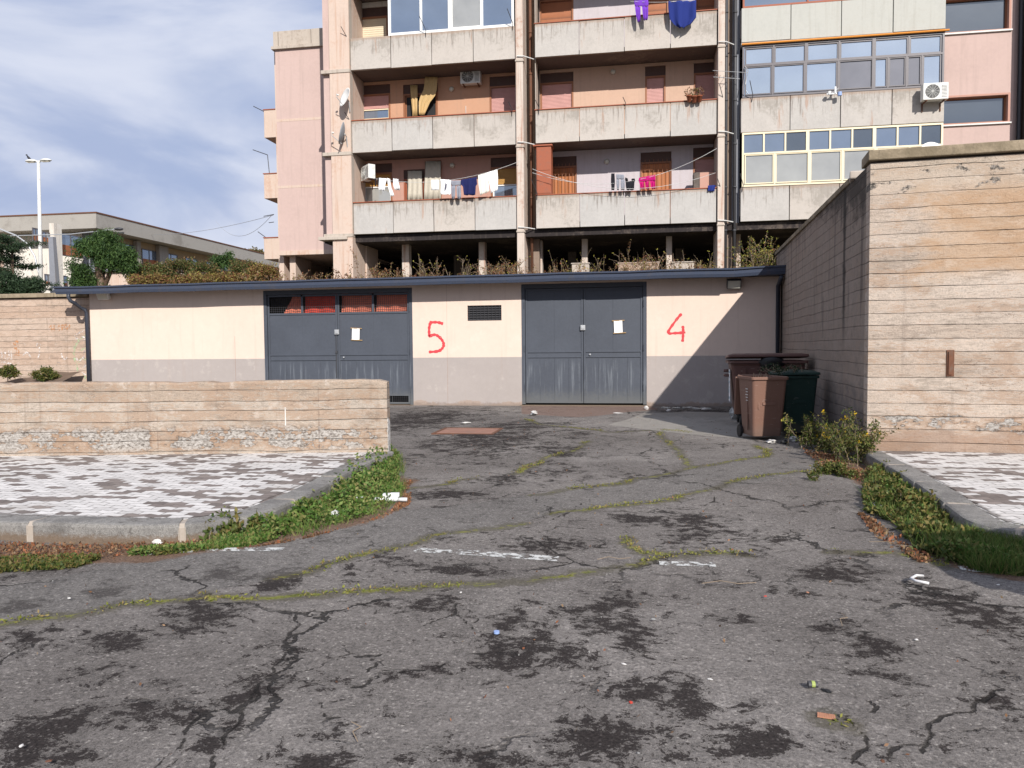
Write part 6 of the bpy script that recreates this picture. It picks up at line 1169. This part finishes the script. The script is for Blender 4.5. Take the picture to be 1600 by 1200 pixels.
for k in range(5): zz = .80-k*.045; mb.box(-.286+.012*(.8-zz), -.283+.012*(.8-zz), -.16, -.16+R2.uniform(.08, .17), zz, zz+.012)
mb.build('faint_lettering', 'styro', bin1.children[0])
mb = MB()
for k in range(9): a, b_, c_ = [R2.uniform(-.2, .2) for _ in range(3)]; mb.tube([(a, b_, .82), (a*.6+c_*.3, b_*.7, .98+R2.uniform(0, .08))], .006, 4)
o = mb.build('dry_branches', 'twig'); o.location = (1.945, 12.85, 0); tag(o, 'dry twigs sticking out of the open brown wheelie bin', 'twigs')
wheelie((2.52, 13.35, 0), rad(10), 'bin_green', 'dark green wheelie bin in the shade between brown bin and tall wall', True)
o = stems('garden_waste', [(2.30+rng.normal()*.16, 13.1+rng.normal()*.12, 1.06, .13) for _ in range(26)], .1, ['lf_cedar'], 'dark garden cuttings lying on the green bin lid', 'cuttings', loc=(2.3, 13.1, 1.06), br=3, leafsize=.04, lm=8, lean=1.2)
def container(loc, rz, m_, m2, label, bags=True):
    t = empty('waste_container', loc, label, 'waste container', None, rz); w_, d_ = 1.32, 1.0
    mb = MB(); mb.loft([rrect(w_-.22, d_-.22, .22, .07), rrect(w_-.18, d_-.18, .30, .07), rrect(w_-.02, d_-.04, 1.12, .07), rrect(w_, d_, 1.16, .07), rrect(w_-.10, d_-.10, 1.16, .06), rrect(w_-.26, d_-.28, .34, .06)]); b_ = mb.build('body', m_, t, bevel=.006)
    mb = MB(); mb.loft([rrect(w_+.06, d_+.04, 1.165, .05), rrect(w_+.08, d_+.06, 1.17, .05), rrect(w_+.08, d_+.06, 1.21, .05), rrect(w_+.02, d_, 1.215, .05), rrect(w_-.10, d_-.10, 1.205, .05), rrect(w_-.10, d_-.10, 1.165, .05)], True, False); mb.build('rim', m2, b_)
    mb = MB()
    for xx in (-.42, -.14, .14, .42): mb.add([(xx-.03, -.47, .38), (xx+.03, -.47, .38), (xx+.03, -.51, 1.08), (xx-.03, -.51, 1.08)], [(0, 1, 2, 3)])
    mb.build('front_rib', m_, b_, solid=.02)
    for s_ in (-1, 1):
        mb = MB(); mb.tube([(s_*.66, -.12, .93), (s_*.74, -.12, .93), (s_*.74, .12, .93), (s_*.66, .12, .93)], .022, 8); mb.tube([(s_*.66, 0, 1.02), (s_*.76, 0, 1.02)], .03, 10); mb.build('lifting_arm', m2, t, smooth=True)
        for yy in (-.34, .34):
            mb = MB(); mb.loft([[(s_*.46+x_, yy+r_*math.cos(q), .10+r_*math.sin(q)) for q in [2*math.pi*i/18 for i in range(18)]] for x_, r_ in ((-.03, .08), (-.02, .10), (.02, .10), (.03, .08))]); mb.box(s_*.46-.045, s_*.46+.045, yy-.03, yy+.03, .14, .25); mb.build('wheel', 'black', t)
    T = Matrix.Translation((0, .52, 1.22)) @ Matrix.Rotation(rad(-2.2), 4, 'X') @ Matrix.Translation((0, -.52, -1.22))
    mb = MB(); mb.loft([[tuple(T @ Vector(p)) for p in r_] for r_ in (rrect(w_+.04, d_+.04, 1.235, .05), rrect(w_+.10, d_+.10, 1.25, .05), rrect(w_+.08, d_+.08, 1.29, .05), rrect(w_-.1, d_-.2, 1.315, .05))]); mb.build('lid', m2, t, bevel=.005)
    return t
xc_, _q = W(1199, 600, 14.9); wc = container((xc_, 15.15, 0), rad(-3), 'bin_dk', 'bin_dk', 'large dark brown four-wheeled waste container behind the two wheelie bins')
mb = MB(); mb.add([(-.652, -.36, .45), (-.652, -.02, .45), (-.655, -.02, 1.05), (-.655, -.36, 1.05)], [(0, 1, 2, 3)]); o = mb.build('poster', 'paper', wc.children[0], solid=.002); o.location.x = .012; o.location.x = -.012
mb = MB()
for k in range(16): y_ = R2.uniform(-.34, -.08); z_ = R2.uniform(.47, 1.0); mb.box(-.674, -.669, y_, y_+R2.uniform(.02, .07), z_, z_+R2.uniform(.01, .05))
mb.build('poster_print', 'cl_teal', wc.children[0])
t = empty('rubbish_bag', (xc_+.05, 15.0, 1.16), 'dark rubbish bag bulging under the lid of the large container', 'bag'); mb = MB(); mb.blob((0, -.28, .02), (.26, .2, .12), 9, 5, .18); mb.build('bag', 'black', t, smooth=True)
# unseen container added at right to throw shade on the near verge
container((3.60, 3.85, 0), rad(4), 'bin_green', 'bin_green', 'unseen green waste container added past the right edge to shade the verge')
# ---------------------------------------------------------------- small litter
def crumple(px_, r3, m_, label, cat, seed, z=0., name='litter'):
    g_ = G(*px_, z); mb = MB(); mb.blob((0, 0, r3[2]*.8), r3, 8, seed, .38); o = mb.build(name, m_, loc=(g_.x, g_.y, z), smooth=False); o.rotation_euler.z = seed; tag(o, label, cat); return o
g_ = G(606, 787); t = empty('plastic_part', (g_.x, g_.y, .012), 'long white plastic pipe fitting lying at the edge of the left weeds', 'litter', rz=rad(8)); mb = MB(); mb.tube([(-.13, 0, .03), (.10, 0, .03)], .022, 10); mb.box(-.05, .08, -.01, .05, .02, .085); mb.box(.02, .11, .0, .05, .05, .09); mb.build('body', 'plastic_white', t, bevel=.008); mb = MB(); mb.tube([(.10, -.01, .03), (.19, -.01, .03)], .019, 10); mb.build('nozzle', 'plastic_white', t, smooth=True)
crumple((561, 784), (.05, .035, .03), 'plastic_white', 'crumpled white wrapper in the weeds left of the plastic fitting', 'wrapper', 1, name='crumpled_wrapper'); crumple((524, 808), (.05, .04, .035), 'plastic_white', 'crumpled white tissue lower in the left weeds', 'tissue', 2, name='crumpled_tissue'); crumple((246, 850), (.035, .03, .022), 'styro', 'pale pebble-like lump in the left gutter', 'stone', 3, name='pale_stone')
crumple((602, 744), (.03, .02, .015), 'plastic_white', 'small white scrap at the top of the left weeds', 'scrap', 4, name='paper_scrap')
crumple((1368, 794), (.10, .05, .03), 'silver', 'silver foil wrapper at the edge of the right weeds', 'foil', 5, name='foil_wrapper'); crumple((1280, 690), (.07, .05, .04), 'silver', 'grey plastic bag in the weeds by the tall wall', 'bag', 6, name='plastic_bag')
for k, (q, r3, lab) in enumerate([((728, 661), (.10, .05, .012), 'flat white paper on the asphalt behind the rusty cover'), ((834, 648), (.16, .07, .05), 'crumpled white sheet in front of the plain door, left'), ((966, 646), (.14, .06, .012), 'flat white paper lying before the right door leaf'), ((1100, 641), (.07, .05, .03), 'white scrap in the shadow near the wall foot'), ((1045, 643), (.09, .05, .03), 'white scrap at the shadow edge below number 4'), ((1010, 640), (.06, .03, .05), 'small white piece at the right foot of the plain door'), ((1147, 655), (.10, .05, .16), 'crumpled pale rubbish at the left foot of the large container')]): crumple(q, r3, 'styro' if k != 6 else 'pad', lab, 'paper', 10+k, name='paper_scrap')
for k in range(22):
    q = (1040+k*5.0+R2.uniform(-3, 3), 641+R2.uniform(-3, 2)); 
    if k < 14: crumple((q[0], 638.5+R2.uniform(-1, 1)), (.05+R2.uniform(0, .05), .03, .02), 'pad', 'flake of pale plaster along the shaded wall foot', 'plaster flake', 40+k, name='plaster_flake')['group'] = 'plaster flakes along the shaded wall foot'
for k, (q, r3, m_, lab) in enumerate([((1205, 692), (.09, .06, .03), 'styro', 'white lump of rubble in front of the brown wheelie bin'), ((1225, 694), (.06, .05, .04), 'black', 'dark lump between the brown bin and the weeds'), ((1240, 690), (.05, .04, .05), 'pad', 'grey lump at the foot of the green bin')]): crumple(q, r3, m_, lab, 'rubble', 70+k, name='rubble_lump')
g_ = G(1291, 1123); t = empty('cardboard_scrap', (g_.x, g_.y, .01), 'small brown corrugated cardboard scrap at the lower right', 'cardboard', rz=rad(-12)); mb = MB(); mb.box(-.034, .034, -.02, .02, .0, .003)
for i in range(8): mb.box(-.032+i*.0085, -.028+i*.0085, -.019, .019, .003, .0042)
mb.build('sheet', 'cardboard', t)
g_ = G(1437, 912); t = empty('bent_white_pipe', (g_.x, g_.y, .015), 'bent thin white plastic strip on the asphalt near the shaded weeds', 'litter'); mb = MB(); mb.tube([(.05, .09, .01), (.0, .06, .02), (-.045, .02, .01), (-.03, -.03, .01), (.03, -.07, .01)], .009, 6); mb.build('strip', 'plastic_white', t, smooth=True)
g_ = G(1270, 1078); t = empty('crushed_can', (g_.x, g_.y, .012), 'tiny crushed dark can with a lime green mark', 'can'); mb = MB(); mb.tube([(-.02, 0, .012), (.02, .004, .012)], .014, 10); mb.build('body', 'dark_metal', t); mb = MB(); mb.tube([(-.006, .0, .0135), (.008, .001, .0135)], .0142, 10); mb.build('band', 'can_lime', t)
crumple((1292, 1081), (.022, .012, .006), 'black', 'dark rag next to the crushed can', 'rag', 81, name='rag_scrap')
g_ = G(776, 993); mb = MB(); mb.tube([(0, 0, 0), (0, 0, .012)], .015, 14); tag(mb.build('bottle_cap', 'cap_blue', loc=(g_.x, g_.y, .012)), 'pale blue bottle cap on the dark asphalt patch in the middle', 'bottle cap')
for k, (q, m_, lab) in enumerate([((33, 1166), 'styro', 'white chip at the lower left corner'), ((108, 935), 'styro', 'white chip on the smooth strip at left'), ((1432, 1000), 'styro', 'white sliver right of the dark patches'), ((1262, 926), 'cardboard', 'brown and white wrapper sliver in the middle right'), ((1021, 968), 'pad', 'pale scrap right of the large dark patch'), ((1196, 932), 'red_cloth', 'tiny red plastic bit on the asphalt'), ((986, 1098), 'red_cloth', 'red crumb beside the dark patch lower middle'), ((1110, 1092-30), 'styro', 'white crumb left of the crushed can'), ((1560, 914), 'styro', 'white sliver at the right edge'), ((720, 926), 'styro', 'twisted white scrap on the middle moss line'), ((975, 1038), 'styro', 'white crumb in the lower middle'), ((76, 1190), 'rust', 'rusty bit in the lower left'), ((1379, 1190), 'rust', 'red brown bit at the bottom edge')]): crumple(q, (.011, .007, .003), m_, lab, 'scrap', 90+k, z=.01, name='scrap')
for k, (q, rz, L0) in enumerate([((1140, 917), .1, .17), ((1320, 974), 1.2, .10), ((560, 1150), 1.9, .08), ((1395, 855), -.4, .16), ((960, 878), .2, .12)]):
    g_ = G(*q); mb = MB(); mb.tube([(-L0, 0, .008), (-L0*.3, .02, .02), (L0*.3, -.01, .012), (L0, .03, .008)], .0022, 4); o = mb.build('twig', 'twig', loc=(g_.x, g_.y, .012)); o.rotation_euler.z = rz; tag(o, ['long straight dry twig right of the middle', 'curved dry twig beside a dark patch at right', 'short dry twig in the lower left crack', 'pale dry stalk by the right verge', 'pale stalk on the middle crack'][k], 'twig')
# rusty inspection cover
p = [G(*q) for q in ((697, 669), (763, 669), (778, 680), (690, 680))]; cx_, cy_ = sum(q.x for q in p)/4, sum(q.y for q in p)/4; t = empty('inspection_cover', (cx_, cy_, 0), 'rusty red square inspection cover set in the asphalt before the garages', 'cover'); mb = MB(); w_ = .55; h_ = .50
mb.box(-w_, w_, -h_, -h_+.05, -.05, .018); mb.box(-w_, w_, h_-.05, h_, -.05, .018); mb.box(-w_, -w_+.05, -h_+.05, h_-.05, -.05, .018); mb.box(w_-.05, w_, -h_+.05, h_-.05, -.05, .018); mb.build('frame', 'rust', t); mb = MB(); mb.box(-w_+.06, w_-.06, -h_+.06, h_-.06, -.05, .014); mb.build('plate', 'cover_red', t)
